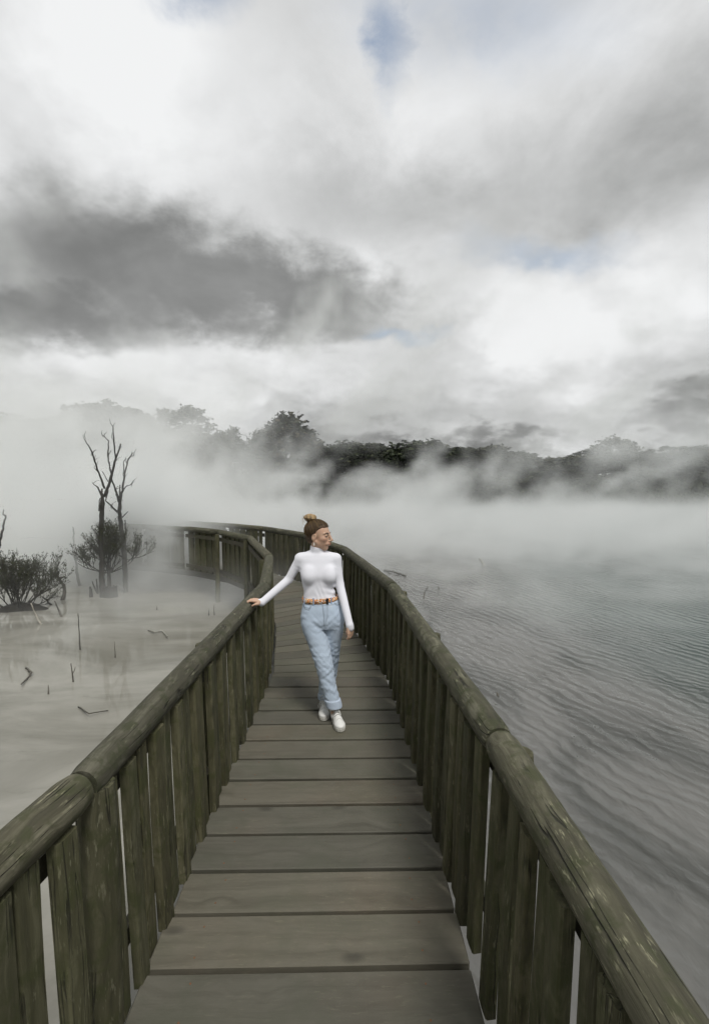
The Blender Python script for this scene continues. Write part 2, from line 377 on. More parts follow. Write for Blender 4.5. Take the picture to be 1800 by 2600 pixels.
# ------------------------------------------------------------------ log railings
def log_mesh(length, rad, cut0, cut1, seed, seg=0.05, k=24):
    """a peeled log along local z; cut0 and cut1 tilt its end faces (slope along local x)"""
    rnd = random.Random(seed); n = max(4, int(length / seg)); ph = [rnd.uniform(0, 6.28) for _ in range(8)]
    knots = [(rnd.uniform(0.05, 0.95) * length, rnd.uniform(0, 6.28), rnd.uniform(0.003, 0.008)) for _ in range(max(1, int(length * 2)))]
    crack = rnd.uniform(0.3, 1.3); v, f = [], []
    for i in range(n + 1):
        z = length * i / n
        for j in range(k):
            q = 2 * math.pi * j / k
            r = rad * (1 + 0.018 * math.sin(2 * q + ph[0] + z * 1.1) + 0.012 * math.sin(3 * q + ph[1] - z * 1.7) + 0.012 * math.sin(z * 4.3 + ph[2]) + 0.008 * math.sin(z * 11 + q + ph[3]))
            r += rnd.uniform(-0.0007, 0.0007)
            for kz, kq, ka in knots:
                dq = (q - kq + math.pi) % (2 * math.pi) - math.pi
                r += ka * math.exp(-((z - kz) / 0.05) ** 2 - (dq / 0.35) ** 2)
            dq = (q - math.pi / 2 - crack + 0.25 * math.sin(z * 1.3 + ph[4]) + math.pi) % (2 * math.pi) - math.pi
            r -= 0.006 * math.exp(-(dq / 0.10) ** 2) * max(0, math.sin(z * 0.9 + ph[5]) * 0.7 + 0.4)
            if i in (0, n): r -= 0.007
            x, y = r * math.cos(q), r * math.sin(q)
            zz = z
            if i == 0: zz = z + cut0 * x + 0.003
            elif i == n: zz = z + cut1 * x - 0.003
            else: zz = z + (cut0 * (1 - z / length) ** 6 + cut1 * (z / length) ** 6) * x + (0.008 if i == 1 and False else 0)
            v.append((x, y, zz))
    for i in range(n):
        for j in range(k):
            j2 = (j + 1) % k; f.append((i * k + j, i * k + j2, (i + 1) * k + j2, (i + 1) * k + j))
    b0 = len(v); v += v[:k]; v += v[n * k:n * k + k]                 # sawn ends with crisp edges
    f.append(tuple(b0 + j for j in range(k))[::-1]); f.append(tuple(b0 + k + j for j in range(k)))
    return pydata('handrail', v, f)
def frame_mat(p, q):
    """axes for a log from p to q: z along, y up, x across"""
    z = (q - p).normalized(); x = Vector((0, 0, 1)).cross(z) * -1; x.normalize(); y = z.cross(x)
    return Matrix((x, y, z)).transposed()
def paling_mesh(h, wdt, th, seed):
    """a sawn paling standing on z = 0, arrises eased"""
    rnd = random.Random(seed); e = 0.006; a, b_ = wdt / 2, th / 2
    prof = [(-a, -b_ + e), (-a + e, -b_), (0.0, -b_ - 0.002), (a - e, -b_), (a, -b_ + e), (a, b_), (-a, b_)]
    n = 5; v, f = [], []; k = len(prof)
    bx, by = rnd.uniform(-0.006, 0.006), rnd.uniform(-0.006, 0.006)
    for i in range(n + 1):
        s = i / n; z = h * s; c = math.sin(math.pi * s)
        for (x, y) in prof:
            v.append((x * (1 + 0.02 * math.sin(5 * s + seed)) + bx * c, y + by * c, z + (rnd.uniform(-0.002, 0.002) if i == 0 else 0)))
    for i in range(n):
        for j in range(k):
            j2 = (j + 1) % k; f.append((i * k + j, i * k + j2, (i + 1) * k + j2, (i + 1) * k + j))
    f.append(tuple(range(k))[::-1]); f.append(tuple(n * k + j for j in range(k)))
    me = pydata('baluster', v, f); me.materials.append(M_bal); return me
pal_meshes = [paling_mesh(0.905, random.uniform(0.076, 0.090), random.uniform(0.032, 0.040), i) for i in range(9)]
def screw(name, parent, mat, r, depth, M):
    v, f = [], []
    for i, (rr, zz) in enumerate(((r, 0), (r, depth * 0.6), (r * 0.7, depth))):
        for j in range(8):
            a = j * math.pi / 4; v.append((rr * math.cos(a), rr * math.sin(a), zz))
    for i in range(2):
        for j in range(8):
            j2 = (j + 1) % 8; f.append((i * 8 + j, i * 8 + j2, i * 8 + 8 + j2, i * 8 + 8 + j))
    f.append(tuple(16 + j for j in range(8)))
    o = link(name, pydata(name, v, f), mat, parent); o.matrix_local = M; return o
for o, MM in nail_spots: screw('nail', o, M_bolt, 0.0045, 0.0015, MM)
def railing(pts, inward, label, posts, seed, inset):
    P3 = [Vector((x, y, RZ)) for x, y in pts]
    root = empty('railing', Vector((pts[2][0], pts[2][1], 0))); tag(root, label, 'railing', 'boardwalk railings')
    o0 = root.location
    for i in range(len(P3) - 1):
        a, b = P3[i], P3[i + 1]; d = (b - a); L = d.length; dn = d.normalized()
        Mx = frame_mat(a, b)
        def cut(prev, nxt, here):
            if prev is None or nxt is None: return 0.0
            u, v_ = (here - prev).normalized(), (nxt - here).normalized()
            t = (u + v_).normalized()                      # the mitre plane's normal
            xa = Mx.col[0]; return -t.dot(xa) / max(0.3, t.dot(Mx.col[2]))
        c0 = cut(P3[i - 1] if i else None, b, a); c1 = cut(a, P3[i + 2] if i + 2 < len(P3) else None, b)
        rad = 0.0625 * random.uniform(0.95, 1.06)
        me = log_mesh(L - 0.018, rad, c0, c1, seed * 100 + i, 0.05 if i < 5 else 0.2)
        lg = link('handrail', me, M_rail, root, smooth=True)
        lg.location = a + dn * 0.009 - o0 + Vector((0, 0, random.uniform(-0.004, 0.004)))
        lg.rotation_euler = Mx.to_euler()
        # galvanised nails along the top, near the ends
        if i < 4:
            for zz, q in ((0.10, 1.75), (0.26, 1.35), (L - 0.09, 1.5), (L - 0.24, 1.85), (L * 0.5, 1.55)):
                if zz > L - 0.05: continue
                ra = rad + 0.0005
                n_ = Vector((math.cos(q), math.sin(q), 0)); tx = Vector((0, 0, 1)).cross(n_)
                MM = Matrix((tx, Vector((0, 0, 1)), n_)).transposed().to_4x4(); MM.translation = n_ * ra + Vector((0, 0, zz))
                screw('nail', lg, M_nail, 0.0055, 0.003, MM)
        if i < 4 and i > 0:                                     # one rusty coach bolt beside each joint
            n_ = Vector((-inward * 0.93, 0.37, 0)); n_.normalize()
            n_ = Vector((-n_.x if inward > 0 else -n_.x, n_.y, 0)); tx = Vector((0, 0, 1)).cross(n_)
            MM = Matrix((tx, Vector((0, 0, 1)), n_)).transposed().to_4x4(); MM.translation = n_ * (rad + 0.0005) + Vector((0, 0, 0.16)); screw('bolt', lg, M_bolt, 0.010, 0.006, MM)
        # palings under the log, set alternately a little in and out
        nrm = Vector((-dn.y, dn.x, 0)) * inward
        n = int((L - 0.10) / (0.126 if i < 2 else 0.117)) if i < 8 else 0
        for j in range(n):
            s = 0.07 + (L - 0.14) * (j + 0.5) / n + random.uniform(-0.008, 0.008)
            o = link('baluster', pal_meshes[random.randrange(9)], None, root)
            lean = (0.034 if i < 1 else 0.034 - 0.024 * s / L) if i < 2 else 0.010           # feet set in against the deck
            p = a + dn * s + nrm * (lean + inset[i] + (inset[i + 1] - inset[i]) * s / L + (0.010 if j % 2 else -0.010) + random.uniform(-0.003, 0.003))
            o.location = Vector((p.x, p.y, random.uniform(-0.016, -0.004))) - o0
            ang = math.atan2(nrm.y, nrm.x) + math.pi / 2
            if i >= 3: o.scale.x = 1.28
            o.rotation_euler = (-lean / 0.9 + random.uniform(-0.006, 0.006), random.uniform(-0.008, 0.008), ang + random.uniform(-0.06, 0.06))
        # rails that carry the palings, on the water side
        for zr in (0.10, 0.80):
            if i > 6: break
            mb = MB(); off = -nrm * (0.045 - 0.5 * (inset[i] + inset[i + 1]) * 0.6)
            v = []
            for e in (a + dn * 0.05, b - dn * 0.05):
                for sg in (1, -1):
                    for zz in (-0.04, 0.04): v.append(Vector((e.x, e.y, zr + zz)) + off + nrm * (0.016 * sg) - o0)
            mb.add(v, [(0, 1, 3, 2), (4, 6, 7, 5), (0, 4, 5, 1), (2, 3, 7, 6), (0, 2, 6, 4), (1, 5, 7, 3)])
            mb.build('back_rail', M_frame, root)
    for (x, y, ztop, r) in posts:
        me = log_mesh(ztop + 1.3, r, 0, 0, seed * 31 + int(y * 100), 0.12, 18)
        o = link('post', me, M_bal, root, smooth=True); o.location = Vector((x, y, -1.3)) - o0
    return root
rail_l = railing(LR, -1, 'mossy log railing with close palings under the woman\'s resting hand', 
    [(-0.865, 1.63, 0.93, 0.064), (-0.935, 3.10, 0.935, 0.05), (-0.893, 4.66, 0.925, 0.05), (-1.165, 6.72, 0.925, 0.05), (-1.92, 9.24, 0.92, 0.05), (-2.76, 10.32, 0.92, 0.05)], 3,
    [0.034, 0.032, 0.010, 0.028, 0.028, 0.028, 0.028, 0.028, 0.028])
rail_r = railing(RR, 1, 'mossy log railing on the lake side of the boardwalk',
    [(0.675, 1.80, 0.935, 0.055), (0.615, 3.30, 0.93, 0.05), (0.555, 4.66, 0.925, 0.05), (0.075, 7.59, 0.925, 0.05), (-0.73, 9.80, 0.92, 0.05), (-1.72, 11.26, 0.92, 0.05)], 5,
    [0.034, 0.033, 0.012, 0.028, 0.028, 0.028, 0.028, 0.028, 0.028])

# ------------------------------------------------------------------ far shore
M_shore = flat_mat('shore_scrub', (0.035, 0.042, 0.024), 0.95, 0.5, 0.6)
def shore_bank():
    nx, ny = 90, 10; v, f = [], []
    rnd = random.Random(4)
    for j in range(ny + 1):
        for i in range(nx + 1):
            x = -260 + 560 * i / nx; s = j / ny
            y = 58 + 2.5 * math.sin(x * 0.08) + 2 * math.sin(x * 0.17 + 1) + 90 * s ** 1.3
            z = ZW - 0.3 + 2.2 * (1 - math.exp(-s * 6)) + 4.0 * s + (rnd.uniform(-0.3, 0.3) if 0 < j < ny else 0) + (1.5 * math.exp(-((x + 38) / 25) ** 2)) * min(1, s * 4)
            v.append((x, y, z))
    for j in range(ny):
        for i in range(nx):
            a = j * (nx + 1) + i; f.append((a, a + 1, a + nx + 2, a + nx + 1))
    return tag(link('shore', pydata('shore', v, f), M_shore, smooth=True), kind='structure')
shore_bank()
def shore_z(x, y):
    y0 = 58 + 2.5 * math.sin(x * 0.08) + 2 * math.sin(x * 0.17 + 1)
    s = max(0.0, (y - y0) / 90) ** (1 / 1.3)
    return ZW - 0.3 + 2.2 * (1 - math.exp(-s * 6)) + 4.0 * s + (1.5 * math.exp(-((x + 38) / 25) ** 2)) * min(1, s * 4)

# ------------------------------------------------------------------ trees
def leaf_mat(name, a, b_, c):
    m, t, b = new_mat(name)
    g = t.node('ShaderNodeNewGeometry'); rp = g.outputs['Random Per Island']
    rnd = t.node('ShaderNodeObjectInfo').outputs['Random']
    col = t.ramp(rp, [(0.0, a), (0.55, b_), (1.0, c)])
    col = t.mix(t.m('MULTIPLY', rnd, 0.5), col, t.mix(1.0, col, (0.62, 0.7, 0.6), 'MULTIPLY'))
    t.set(b.inputs['Base Color'], col); b.inputs['Roughness'].default_value = 0.65
    b.inputs['Specular IOR Level'].default_value = 0.25
    return m
M_leaf = [leaf_mat('dark_leaf', (0.018, 0.026, 0.013), (0.032, 0.042, 0.020), (0.055, 0.064, 0.032)),
          leaf_mat('olive_leaf', (0.026, 0.032, 0.015), (0.046, 0.052, 0.025), (0.075, 0.076, 0.040)),
          leaf_mat('needle_leaf', (0.016, 0.024, 0.012), (0.030, 0.036, 0.018), (0.060, 0.045, 0.022))]
M_bark = flat_mat('bark', (0.05, 0.043, 0.034), 0.9, 0.4, 6)
def crown_mesh(kind, seed):
    """clumps of leaf-sized faces through the crown's volume; unit tree of height 1"""
    rnd = random.Random(seed); v, f = [], []; clumps = []
    if kind == 'cone':
        for i in range(70):
            z = 0.16 + 0.84 * (i / 69) ** 0.9; rr = 0.36 * (1 - (z - 0.1) / 0.9) ** 0.72 + 0.03
            a = i * 2.4 + rnd.uniform(-0.4, 0.4); q = rr * rnd.uniform(0.45, 1.05)
            clumps.append((q * math.cos(a), q * math.sin(a), z - 0.03 * q / 0.3, 0.085 * rnd.uniform(0.7, 1.25)))
    elif kind == 'spray':
        for i in range(64):
            z = rnd.uniform(0.40, 1.0); rr = 0.27 * math.sqrt(max(0.06, 1 - ((z - 0.68) / 0.36) ** 2))
            a = i * 2.4; q = rr * math.sqrt(rnd.uniform(0.1, 1.1))
            clumps.append((q * math.cos(a), q * math.sin(a), z, 0.085 * rnd.uniform(0.6, 1.3)))
    else:
        lob = []
        for i in range(15):
            a = i * 2.4 + rnd.uniform(-0.3, 0.3); q = 0.36 * math.sqrt((i + 0.4) / 15) * rnd.uniform(0.85, 1.1)
            lob.append((q * math.cos(a), q * math.sin(a), 0.88 - 2.5 * q * q + rnd.uniform(-0.05, 0.04), rnd.uniform(0.11, 0.17)))
        lob += [(rnd.uniform(-0.34, 0.34), rnd.uniform(-0.34, 0.34), rnd.uniform(0.10, 0.5), rnd.uniform(0.16, 0.24)) for _ in range(13)]
        for (lx, ly, lz, lr) in lob:
            for i in range(13):
                d = Vector((rnd.gauss(0, 1), rnd.gauss(0, 1), rnd.gauss(0.25, 1))).normalized() * lr * rnd.uniform(0.6, 1.08)
                clumps.append((lx + d.x, ly + d.y, min(1.0, lz + d.z), lr * 0.34 * rnd.uniform(0.6, 1.3)))
    per = 46 if kind != 'round' else 30
    for (cx_, cy_, cz, cr) in clumps:
        for i in range(per):
            d = Vector((rnd.gauss(0, 1), rnd.gauss(0, 1), rnd.gauss(0, 0.8))); d = d.normalized() * cr * rnd.uniform(0.2, 1.15)
            c = Vector((cx_, cy_, cz)) + d; s = rnd.uniform(0.018, 0.034)
            n = (d.normalized() * 0.5 + Vector((rnd.gauss(0, 1), rnd.gauss(0, 1), rnd.gauss(0.5, 1)))).normalized()
            a = n.orthogonal().normalized(); b_ = n.cross(a); q = rnd.uniform(0, 6.28)
            a, b_ = a * math.cos(q) + b_ * math.sin(q), b_ * math.cos(q) - a * math.sin(q)
            k = len(v)
            v += [tuple(c - a * s), tuple(c + b_ * s * 0.55), tuple(c + a * s), tuple(c - b_ * s * 0.55)]; f.append((k, k + 1, k + 2, k + 3))
    return pydata('crown', v, f)
def trunk_mesh(kind, seed):
    rnd = random.Random(seed + 50); mb = MB()
    top = 0.9 if kind == 'cone' else 0.62
    mb.tube([(0, 0, -0.06), (0.01, 0, 0.2), (-0.01, 0.01, 0.45), (0.0, 0.0, top)], [0.026, 0.02, 0.015, 0.006], 7)
    for i in range(9):
        a = i * 2.4; z = rnd.uniform(0.22, 0.6); L = rnd.uniform(0.14, 0.28)
        up = 0.05 if kind == 'cone' else 0.18
        mb.tube([(0, 0, z), (L * 0.5 * math.cos(a), L * 0.5 * math.sin(a), z + up * 0.6), (L * math.cos(a), L * math.sin(a), z + up)], [0.009, 0.006, 0.003], 5)
    me = pydata('trunk', mb.v, mb.f); me.materials.append(M_bark); return me
protos = {}
for kind, n, ml in (('round', 4, 0), ('spray', 2, 1), ('cone', 2, 2)):
    for i in range(n):
        me = crown_mesh(kind, 11 * i + len(kind)); me.materials.append(M_leaf[ml if not (kind == 'round' and i % 2) else 1])
        protos[(kind, i)] = (me, trunk_mesh(kind, i))
def tree(kind, var, px, py_top, Y, wide, label, rot=0.0, name='shore_tree', group='trees along the far shore', base_py=None):
    Y *= 0.62; wide *= 0.80
    top = at_y(px, py_top, Y); zb = shore_z(top.x, Y) - 0.4
    h = top.z - zb
    root = empty(name, (top.x, Y, zb)); tag(root, label, 'tree', group)
    cm, tm = protos[(kind, var)]
    c = link('crown', cm, None, root); t = link('trunk', tm, None, root)
    for o in (c, t): o.scale = (wide, wide, h); o.rotation_euler.z = rot
    return root
# photograph pixels of each crown's top, distance, crown width factor
tree('cone', 0, 728, 1060, 104, 21, 'tall dark conical tree standing highest above the shore behind the woman', 0.3, 'conical_tree')
tree('cone', 1, 668, 1098, 112, 15, 'lower pointed dark tree leaning on the tall conical tree', 1.2, 'conical_tree')
tree('cone', 0, 775, 1098, 108, 15, 'pointed dark tree on the lake side of the tall conical tree', 2.0, 'conical_tree')
tree('spray', 0, 460, 1043, 128, 23, 'lone rounded tree with see-through crown rising from the steam', 0.4, 'broadleaf_tree')
tree('round', 1, 262, 1022, 118, 20, 'broad tree fading into steam behind the bare dead tree', 0.2, 'broadleaf_tree')
tree('round', 2, 330, 1042, 122, 17, 'tree at the edge of the steam above the bare dead tree\'s tips', 1.4, 'broadleaf_tree')
tree('round', 0, 405, 1085, 120, 15, 'low tree below the lone rounded tree, left of it', 2.2, 'broadleaf_tree')
tree('round', 3, 500, 1100, 126, 14, 'low dim tree between the lone rounded tree and the roof', 0.9, 'broadleaf_tree')
tree('spray', 1, 576, 1092, 135, 12, 'small thin tree beside the pale roof corner', 0.7, 'broadleaf_tree')
tree('round', 2, 615, 1128, 106, 14, 'bushy tree below the roof corner and the street lamp', 2.9, 'broadleaf_tree')
tree('round', 1, 60, 1062, 120, 22, 'faint tree almost lost in steam at the photo\'s left edge', 2.9, 'broadleaf_tree')
tree('round', 0, 150, 1060, 124, 20, 'faint tree in steam between the left edge and the broad tree', 0.5, 'broadleaf_tree')
ROW = [(850, 1130, 106, 16), (905, 1124, 110, 18), (965, 1126, 108, 16), (1010, 1140, 112, 14), (1065, 1120, 106, 19), (1120, 1138, 110, 15), (1180, 1136, 108, 17), (1240, 1132, 106, 17),
       (1300, 1148, 110, 16), (1355, 1158, 112, 16), (1410, 1164, 115, 16), (1460, 1156, 118, 17), (1515, 1144, 120, 18), (1625, 1152, 122, 19), (1700, 1136, 118, 20), (1772, 1150, 116, 19), (1840, 1146, 118, 19)]
ordn = ['first', 'second', 'third', 'fourth', 'fifth', 'sixth', 'seventh', 'eighth', 'ninth', 'tenth', 'eleventh', 'twelfth', 'thirteenth', 'fourteenth', 'fifteenth', 'sixteenth', 'seventeenth']
for i, (px, py, Y, wd) in enumerate(ROW):
    tree('round', i % 4, px, py, Y, wd, '%s round shore tree counted rightwards from the tall conical tree' % ordn[i], i * 1.7, 'broadleaf_tree')
tree('spray', 1, 1564, 1114, 118, 15, 'umbrella-shaped tree standing above the shore wood towards the right', 1.9, 'broadleaf_tree')
tree('spray', 0, 1790, 1136, 112, 14, 'open-crowned tree at the photo\'s right edge', 0.2, 'broadleaf_tree')
# the undergrowth that fills the shore below the crowns reads as one mass
def undergrowth():
    rnd = random.Random(21); v, f = [], []
    for i in range(26000):
        x = rnd.uniform(-72, 78); y0 = 58 + 2.5 * math.sin(x * 0.08) + 2 * math.sin(x * 0.17 + 1)
        y = y0 + rnd.uniform(-0.6, 9); z = shore_z(x, y) + min(1.5, abs(rnd.gauss(0, 1))) * 2.0 * (0.6 + 0.5 * math.sin(x * 0.7) * math.sin(x * 0.23 + 2))
        s = rnd.uniform(0.10, 0.28); n = Vector((rnd.gauss(0, 1), rnd.gauss(-0.4, 1), rnd.gauss(0.6, 1))).normalized()
        a = n.orthogonal().normalized() * s; b_ = n.cross(a) * 0.6; c = Vector((x, y, z)); k = len(v)
        v += [tuple(c - a), tuple(c + b_), tuple(c + a), tuple(c - b_)]; f.append((k, k + 1, k + 2, k + 3))
    o = link('undergrowth', pydata('undergrowth', v, f), M_leaf[0])
    return tag(o, 'dark undergrowth along the far shore below the trees', 'undergrowth', None, 'stuff')
undergrowth()

# ------------------------------------------------------------------ building corner and street lamp beyond the trees
M_wall = flat_mat('pale_wall', (0.42, 0.43, 0.43), 0.8, 0.08, 1.0)
M_roof = flat_mat('grey_roof', (0.16, 0.165, 0.17), 0.7, 0.1, 2.0)
M_glassd = flat_mat('dark_window', (0.04, 0.05, 0.055), 0.15, 0.1, 1.0)
def box(mb, x0, x1, y0, y1, z0, z1):
    mb.add([(x0, y0, z0), (x1, y0, z0), (x1, y1, z0), (x0, y1, z0), (x0, y0, z1), (x1, y0, z1), (x1, y1, z1), (x0, y1, z1)],
           [(0, 3, 2, 1), (4, 5, 6, 7), (0, 1, 5, 4), (1, 2, 6, 5), (2, 3, 7, 6), (3, 0, 4, 7)])
bt = at_y(612, 1117, 96); bz = shore_z(bt.x, 96) - 1
bld = empty('building', (bt.x - 5, 96, bz)); tag(bld, 'pale flat-roofed building corner showing between the trees', 'building')
hb = bt.z - bz
mb = MB(); box(mb, -6, 5, 0, 10, 0, hb - 0.5); mb.build('wall', M_wall, bld)
mb = MB(); box(mb, -6.4, 5.4, -0.4, 10.4, hb - 0.5, hb); mb.build('roof', M_roof, bld)
for i in range(3):
    mb = MB(); box(mb, -4.6 + i * 3.2, -2.9 + i * 3.2, -0.06, 0.0 - 0.003, hb - 3.4, hb - 1.7); mb.build('window', M_glassd, bld)
M_steel = flat_mat('lamp_steel', (0.35, 0.36, 0.37), 0.4, 0.1, 4)
lt = at_y(616, 1104, 92); lz = shore_z(lt.x, 92) - 0.5
lamp = empty('street_lamp', (lt.x + 0.9, 92, lz)); tag(lamp, 'grey street lamp with short arm above the roof corner', 'street lamp')
mb = MB(); mb.tube([(0, 0, 0), (0, 0, lt.z - lz - 0.5), (-0.25, 0, lt.z - lz - 0.1), (-0.9, 0, lt.z - lz)], [0.12, 0.09, 0.07, 0.06], 8); mb.build('pole', M_steel, lamp, True)
mb = MB(); box(mb, -2.0, -0.85, -0.18, 0.18, lt.z - lz - 0.05, lt.z - lz + 0.12); mb.build('lamp_head', M_steel, lamp)

# ------------------------------------------------------------------ dead trees, shrubs and sticks standing in the pool
def wob_path(pts, rnd, amp, step=0.06):
    out = []
    for i in range(len(pts) - 1):
        a, b = pts[i], pts[i + 1]; n = max(1, int((b - a).length / step))
        for j in range(n):
            p = a.lerp(b, j / n)
            if i or j: p = p + Vector((rnd.gauss(0, 1), rnd.gauss(0, 1), rnd.gauss(0, 0.4))) * amp
            out.append(p)
    out.append(pts[-1]); return out
def limb(mb, pts, rads, rnd, k=7, amp=0.006, step=0.07):
    L = [0]
    for a, b in zip(pts[:-1], pts[1:]): L.append(L[-1] + (b - a).length)
    q = wob_path(pts, rnd, amp, step); ql = [0]
    for a, b in zip(q[:-1], q[1:]): ql.append(ql[-1] + (b - a).length)
    rr = [float(np.interp(d * L[-1] / ql[-1], L, rads)) * rnd.uniform(0.92, 1.08) for d in ql]
    mb.tube(q, rr, k)
S3 = 0.3253
def r3(x, y, Y): return at_y(x * S3, 1050 + y * S3, Y)
def r3z(x, y): return at_z(x * S3, 1050 + y * S3, ZW)
def traced(mb, spec, Y0, o0, rnd, spread=0.35, k=7):
    """limbs from photo landmarks, each given its own depth around Y0"""
    for pts in spec:
        yo = rnd.uniform(-spread, spread); n = len(pts) - 1
        P_, R_ = [], []
        for i, (x, y, r, *d) in enumerate(pts):
            Y = Y0 + (d[0] if d else yo * i / max(1, n))
            P_.append(r3(x, y, Y) - o0); R_.append(0.82 * r * S3 / FPX * Y)
        limb(mb, P_, R_, rnd, k, 0.005)
rnd = random.Random(12)
base = r3z(820, 1432); YT = base.y
dead = empty('dead_tree', base); tag(dead, 'tall bare black dead tree forking in two, standing in the pool', 'dead tree')
mb = MB(); traced(mb, [[(812, 1470, 34, 0), (808, 1400, 30, 0), (795, 1250, 25, 0), (800, 1100, 22, 0), (787, 1000, 20, 0), (795, 850, 22, 0), (800, 700, 20, 0), (800, 585, 6, 0)]], YT, base, rnd, k=10)
mb.build('trunk', M_dead, dead, True)
mb = MB(); traced(mb, [[(985, 1420, 20, 0.5), (980, 1250, 22, 0.5), (972, 1050, 22, 0.45), (950, 900, 20, 0.4), (935, 760, 18, 0.4), (940, 680, 13, 0.4)]], YT, base, rnd, k=10)
mb.build('trunk', M_dead, dead, True)
for br in ([(815, 650, 15, 0), (850, 560, 13, .05), (872, 480, 12, .1), (905, 360, 10, .15), (935, 270, 8, .2), (945, 235, 6, .2)],
           [(905, 345, 7, .15), (890, 220, 6, .0), (885, 100, 3.5, -.1)],
           [(872, 470, 7, .1), (845, 350, 6, .3), (850, 215, 5, .4), (810, 170, 3, .5)],
           [(820, 585, 9, 0), (765, 440, 7, -.2), (720, 300, 6, -.4), (668, 205, 3.5, -.5)],
           [(795, 640, 8, 0), (762, 575, 6, -.1), (730, 550, 3, -.2)],
           [(938, 690, 14, .4), (960, 600, 10, .5), (975, 470, 8, .6), (1000, 370, 6, .7), (1040, 305, 3.5, .8)],
           [(970, 470, 6, .6), (968, 385, 3, .6)],
           [(932, 690, 12, .4), (905, 600, 9, .3), (880, 530, 7, .25), (870, 470, 6, .1)],
           [(918, 770, 9, .4), (870, 720, 7, .2), (825, 680, 6, .1), (848, 600, 4, .2)],
           [(960, 600, 6, .5), (992, 565, 4, .3), (1025, 555, 2.5, .2)],
           [(935, 660, 10, .4), (940, 560, 5, .5)], [(910, 640, 8, .3), (912, 600, 4, .3)],
           [(958, 810, 6, .4), (1000, 765, 3, .3)], [(985, 950, 9, .5), (978, 830, 5, .5)],
           [(775, 760, 6, 0), (783, 660, 4, .1)], [(845, 530, 4, .05), (800, 450, 2.5, -.1)]):
    mb = MB(); traced(mb, [br], YT, base, rnd, k=6); mb.build('branch', M_dead, dead, True)
# short dead twigs along the limbs
tips = [(668, 205), (720, 300), (765, 440), (810, 170), (845, 350), (885, 100), (890, 220), (905, 360), (935, 270), (1040, 305), (1000, 370), (975, 470), (968, 385), (960, 600), (905, 600), (870, 720), (1025, 555), (730, 550), (850, 560), (745, 370), (930, 700)]
for i, (x, y) in enumerate(tips * 2):
    x += rnd.uniform(-6, 6); y += rnd.uniform(-10, 30); a = rnd.uniform(-2.4, -0.7); L = rnd.uniform(25, 75)
    mb = MB(); yo = rnd.uniform(-0.4, 0.4)
    traced(mb, [[(x, y, 3.2, 0.15), (x + L * 0.5 * math.cos(a), y + L * 0.5 * math.sin(a), 2.4, 0.15 + yo * 0.5), (x + L * math.cos(a + 0.3), y + L * math.sin(a + 0.3), 1.4, 0.15 + yo)]], YT, base, rnd, k=4)
    mb.build('twig', M_dead, dead)
# broken stump joined to the trunk's foot
st = MB(); bs = r3(865, 1400, YT) - base
ring = []
for i in range(14):
    a = 2 * math.pi * i / 14; ring.append((math.cos(a), math.sin(a), rnd.uniform(0.75, 1.1)))
v = [(bs.x + c * 0.17, bs.y + s_ * 0.13, -0.25) for c, s_, _ in ring] + [(bs.x + c * 0.145, bs.y + s_ * 0.11, 0.23 * q + 0.05 * c * c) for c, s_, q in ring] + [(bs.x, bs.y, 0.12)]
f = [(i, (i + 1) % 14, 14 + (i + 1) % 14, 14 + i) for i in range(14)] + [(14 + i, 14 + (i + 1) % 14, 28) for i in range(14)]
st.add(v, f); st.build('stump', M_dead, dead)

